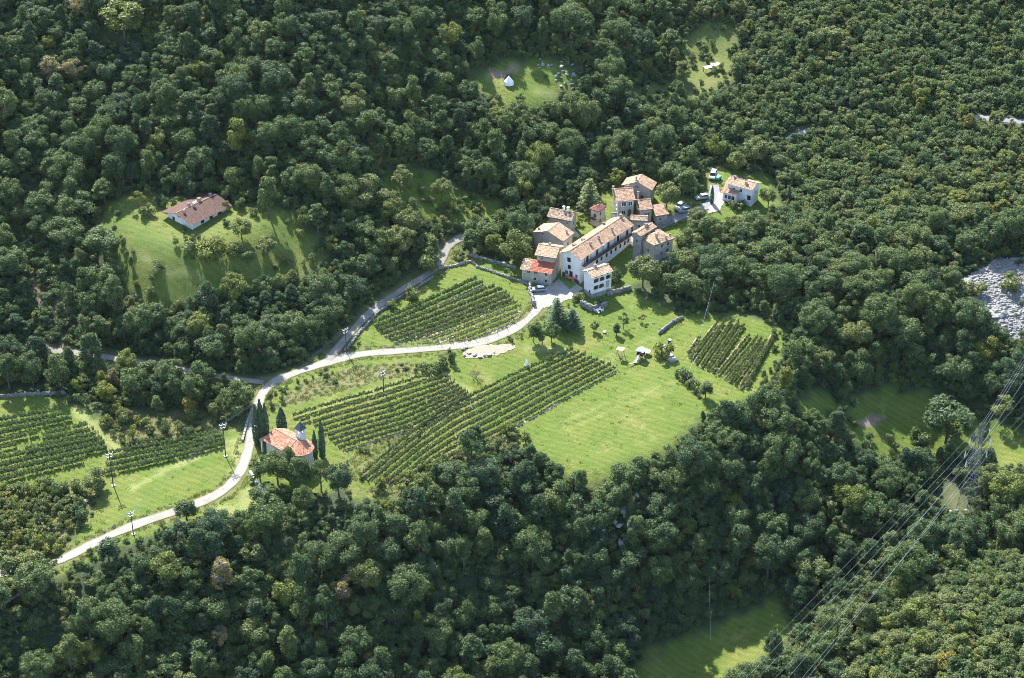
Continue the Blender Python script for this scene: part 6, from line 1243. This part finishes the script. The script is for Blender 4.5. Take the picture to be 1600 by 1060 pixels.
def instancer(name, pts, rot, scale, kind, tint, protos, label):
    me = bpy.data.meshes.new(name); me.vertices.add(len(pts)); me.vertices.foreach_set('co', np.asarray(pts, np.float32).ravel())
    for nm_, typ, key, data in (('rot', 'FLOAT_VECTOR', 'vector', rot), ('scl', 'FLOAT_VECTOR', 'vector', scale), ('kind_id', 'INT', 'value', kind), ('tint', 'FLOAT', 'value', tint)):
        a = me.attributes.new(nm_, typ, 'POINT'); a.data.foreach_set(key, np.ascontiguousarray(data, dtype=np.int32 if typ == 'INT' else np.float32).ravel())
    o = link(bpy.data.objects.new(name, me)); tag(o, label, None, None, 'stuff')
    g = bpy.data.node_groups.new(name + '_nodes', 'GeometryNodeTree'); g.interface.new_socket('Geometry', in_out='INPUT', socket_type='NodeSocketGeometry'); g.interface.new_socket('Geometry', in_out='OUTPUT', socket_type='NodeSocketGeometry')
    N_ = g.nodes; L_ = g.links; gi = N_.new('NodeGroupInput'); go = N_.new('NodeGroupOutput'); ip = N_.new('GeometryNodeInstanceOnPoints'); gg = N_.new('GeometryNodeGeometryToInstance')
    for p in protos[::-1]:
        po = bpy.data.objects.new(p, KINDS[p][2]); oi = N_.new('GeometryNodeObjectInfo'); oi.inputs['Object'].default_value = po; L_.new(oi.outputs['Geometry'], gg.inputs[0])
    def at_(nm_, t):
        a = N_.new('GeometryNodeInputNamedAttribute'); a.data_type = t; a.inputs[0].default_value = nm_; return a.outputs[0]
    e = N_.new('FunctionNodeEulerToRotation'); L_.new(at_('rot', 'FLOAT_VECTOR'), e.inputs[0])
    L_.new(gi.outputs[0], ip.inputs['Points']); L_.new(gg.outputs[0], ip.inputs['Instance']); ip.inputs['Pick Instance'].default_value = True
    L_.new(at_('kind_id', 'INT'), ip.inputs['Instance Index']); L_.new(e.outputs[0], ip.inputs['Rotation']); L_.new(at_('scl', 'FLOAT_VECTOR'), ip.inputs['Scale']); L_.new(ip.outputs[0], go.inputs[0])
    m_ = o.modifiers.new('scatter', 'NODES'); m_.node_group = g; return o
k = ~single; z3 = np.zeros(k.sum())
instancer('forest', np.c_[x[k], y[k], zt[k]], np.c_[rng.normal(0, .05, k.sum()), rng.normal(0, .05, k.sum()), rz[k]], np.c_[inst[k], inst[k], inst[k] * sh[k]], kd[k], tint[k], TK, 'mixed broadleaf forest covering the hillsides, ravine and slopes')
print('forest trees', n_, 'single', single.sum())
# undergrowth: forest edges, verges, scrub
q = scatter(2.1, .9, (-230, 230, -150, 200)); q = q[frustum(q[:, 0], q[:, 1])]; x, y = q.T; fd = free_dist(x, y)
dscr = np.minimum(dist_poly(SCRUB, x, y), dist_poly(GARDEN, x, y)); road = np.full(len(x), 1e9)
for nm_, (pts, wd) in ROADS.items(): road = np.minimum(road, dist_line(pts, x, y) - wd / 2)
edge = (fd > .8) & (fd < 5); gul = ((dist_poly(GULLY, x, y) < 1) | (dist_poly(GULLY2, x, y) < 1)) & (rng.random(len(x)) < .8); scr = (dscr < 0) & (rng.random(len(x)) < np.where(dist_poly(SCRUB, x, y) < 0, 1.0, .38)) & (road > 1.2)
bank = (dist_poly(BANK, x, y) < 0) & (rng.random(len(x)) < .10); bank2 = (dist_poly(BANK2, x, y) < 0) & (rng.random(len(x)) < .12); bk3 = (dist_poly(BANK3, x, y) < 0) & (rng.random(len(x)) < .35); cut = (dist_poly(CUT, x, y) < 0) & (rng.random(len(x)) < .35); inw = (fd >= 5) & (rng.random(len(x)) < .75)
HEDGES = [([(-60.95,-57.54), (-55.43,-60.82), (-48.56,-62.91), (-39.78,-62.55)], 3.2, .9), ([(-78.50,-65.57), (-84.13,-68.29), (-89.69,-71.08)], 1.2, .6), ([(-65.23,-27.88), (-65.78,-37.55)], 1, .0), ([(-53.96,-18.21), (-58.56,-21.49), (-60.83,-23.32)], 1.6, .9), ([(-46.11,-13.75), (-50.84,-16.27)], 1.3, .9), ([(-26.41,-12.36), (-16.49,-12.99)], 1.6, .8), ([(5.07,3.53), (0.00,-1.73)], 1.2, .8), ([(42.90,-16.49), (44.76,-20.06), (47.17,-24.61)], 1.8, .9), ([(69.90,0.99), (69.21,-9.73), (62.72,-24.30)], 1.6, .8), ([(-12.47,37.48), (0.00,32.13)], 1.8, .7), ([(-17.77,35.80), (-19.32,27.61)], 1.2, .5), ([(-99.27,-59.35), (-101.48,-68.25), (-104.64,-75.55)], 2, .8), ([(-101.65,-27.15), (-96.51,-39.05), (-93.85,-42.87)], 1.5, .85), ([(-93.69,-41.89), (-79.51,-36.11), (-66.32,-32.66)], 1.6, .7), ([(-87.69,28.76), (-84.00,19.78), (-85.62,18.84)], 2.0, .8), ([(17.22,15.08), (11.95,9.36), (16.15,6.79)], 2, .6), ([(44.56,11.36), (56.35,9.26)], 1.5, .6), ([(-38.92,2.97), (-40.93,-4.87)], .8, .6)]
hd = np.zeros(len(x), bool)
for pts, w_, pr_ in HEDGES: hd |= (dist_line(pts, x, y) < w_) & (rng.random(len(x)) < pr_)
clr = ((dist_poly(STRIP, x, y) < 0) & (rng.random(len(x)) < .26)) | ((dist_poly(UPPER, x, y) < -2) & (rng.random(len(x)) < .06)) | ((dist_poly(HALL, x, y) < 0) & (dist_poly(HALL, x, y) > -5) & (rng.random(len(x)) < .16)) | ((dist_poly(RMEAD, x, y) < 0) & (dist_poly(RMEAD, x, y) > -5) & (rng.random(len(x)) < .2)) | ((dist_poly(SCREE, x, y) < 0) & (rng.random(len(x)) < .05))
topl = (dist_poly(TOPLAWN, x, y) < 0) & (rng.random(len(x)) < .35)
ok = (clr | topl | edge | gul | scr | bank | bank2 | bk3 | hd | cut | inw) & (road > .7) & (dist_poly(PLAZA, x, y) > 1) & (dist_poly(DRIVE, x, y) > 1) & ((dist_poly(SCREE, x, y) > -1) | clr) & (dist_poly(DIRT, x, y) > .5)
for tx, ty, tr in TAKEN: ok &= np.hypot(x - tx, y - ty) > tr * .6
for o in bpy.data.objects:
    if o.get('category') in ('house', 'barn', 'cottage', 'bungalow', 'chapel', 'shed', 'outhouse'): ok &= np.hypot(x - o.location.x, y - o.location.y) > (8 if o['category'] in ('bungalow',) else 5)
x, y, scr, bank, hd, gul = x[ok], y[ok], scr[ok] | bk3[ok], bank[ok] | bank2[ok], hd[ok], gul[ok]; n_ = len(x)
s = rng.uniform(.45, 1.0, n_) * np.where(scr, 1.15, 1) * np.where(bank | hd, .6, 1) * np.where(gul, .7, 1) * (1 + .45 * inw[ok]); tint = np.clip(.36 + .13 * rng.normal(size=n_) + (.27 * scr) + .25 * topl[ok] + .14 * bank + .05 * hd + .12 * np.sin(x * .11) * np.sin(y * .13), .03, .88)
instancer('undergrowth', np.c_[x, y, ground(x, y) - .1], np.c_[np.zeros((n_, 2)), rng.uniform(0, 6.28, n_)], np.c_[s, s, s * rng.uniform(.7, 1.25, n_)], rng.integers(0, 3, n_), tint, ['bush_a', 'bush_b', 'bush_c'], 'low shrubs and undergrowth along wood edges, verges and scrub')
print('undergrowth', n_)
# grass tufts on meadows and banks
def tuft(name, n_, rad, h_, seed):
    r = np.random.default_rng(seed); a = r.uniform(0, 6.283, n_); rr = rad * np.sqrt(r.random(n_)); p = np.c_[rr * np.cos(a), rr * np.sin(a), 0 * a]; ln = unit(np.c_[r.normal(0, .45, (n_, 2)), np.ones(n_)]) * (h_ * r.uniform(.5, 1.1, n_))[:, None]; sd = unit(np.cross(ln, r.normal(size=(n_, 3)))) * .06
    V = np.stack([p - sd, p + sd, p + ln], 1).reshape(-1, 3); F = np.arange(n_ * 3).reshape(-1, 3); KINDS[name] = (None, None, mesh_np(name, V, F, M['grass']), rad, h_)
tuft('tuft_a', 40, .6, .13, 1); tuft('tuft_b', 40, .5, .26, 2); tuft('tuft_c', 36, .5, .38, 3)
q = scatter(1.0, .5, (-140, 140, -110, 110)); x, y = q.T; ins = np.zeros(len(x), bool)
for p in LAWNS + [SCRUB, GARDEN]: ins |= dist_poly(p, x, y) < .5
rg = np.zeros(len(x))
for p in (BANK, BANK2, BANK3, SCRUB, GARDEN, STRIP): rg = np.maximum(rg, dist_poly(p, x, y) < 0)
road = np.full(len(x), 1e9)
for nm_, (pts, wd) in ROADS.items(): road = np.minimum(road, dist_line(pts, x, y) - wd / 2)
rg = np.maximum(rg, (road < 1.8))
pat = np.sin(x * .5 + 2 * np.sin(y * .31)) * np.sin(y * .6 + x * .2); ok = ins & (road > .3) & (dist_poly(PLAZA, x, y) > .3) & (dist_poly(DIRT, x, y) > .2) & (dist_poly(DRIVE, x, y) > .2) & (rng.random(len(x)) < np.where(rg > 0, .9, .13 + .10 * pat))
x, y, rg = x[ok], y[ok], rg[ok]; n_ = len(x); kk = np.where(rg > 0, rng.integers(1, 3, n_), np.where(rng.random(n_) < .12, 1, 0)); s = rng.uniform(.7, 1.3, n_)
tint = np.clip(np.where(rg > 0, .72 + .16 * rng.normal(size=n_), .40 + .12 * rng.normal(size=n_)), .05, .97)
instancer('meadow_grass', np.c_[x, y, ground(x, y) - .02], np.c_[np.zeros((n_, 2)), rng.uniform(0, 6.28, n_)], np.c_[s, s, s], kk, tint, ['tuft_a', 'tuft_b', 'tuft_c'], 'short grass tufts over lawns, meadows and banks')
print('grass tufts', n_)
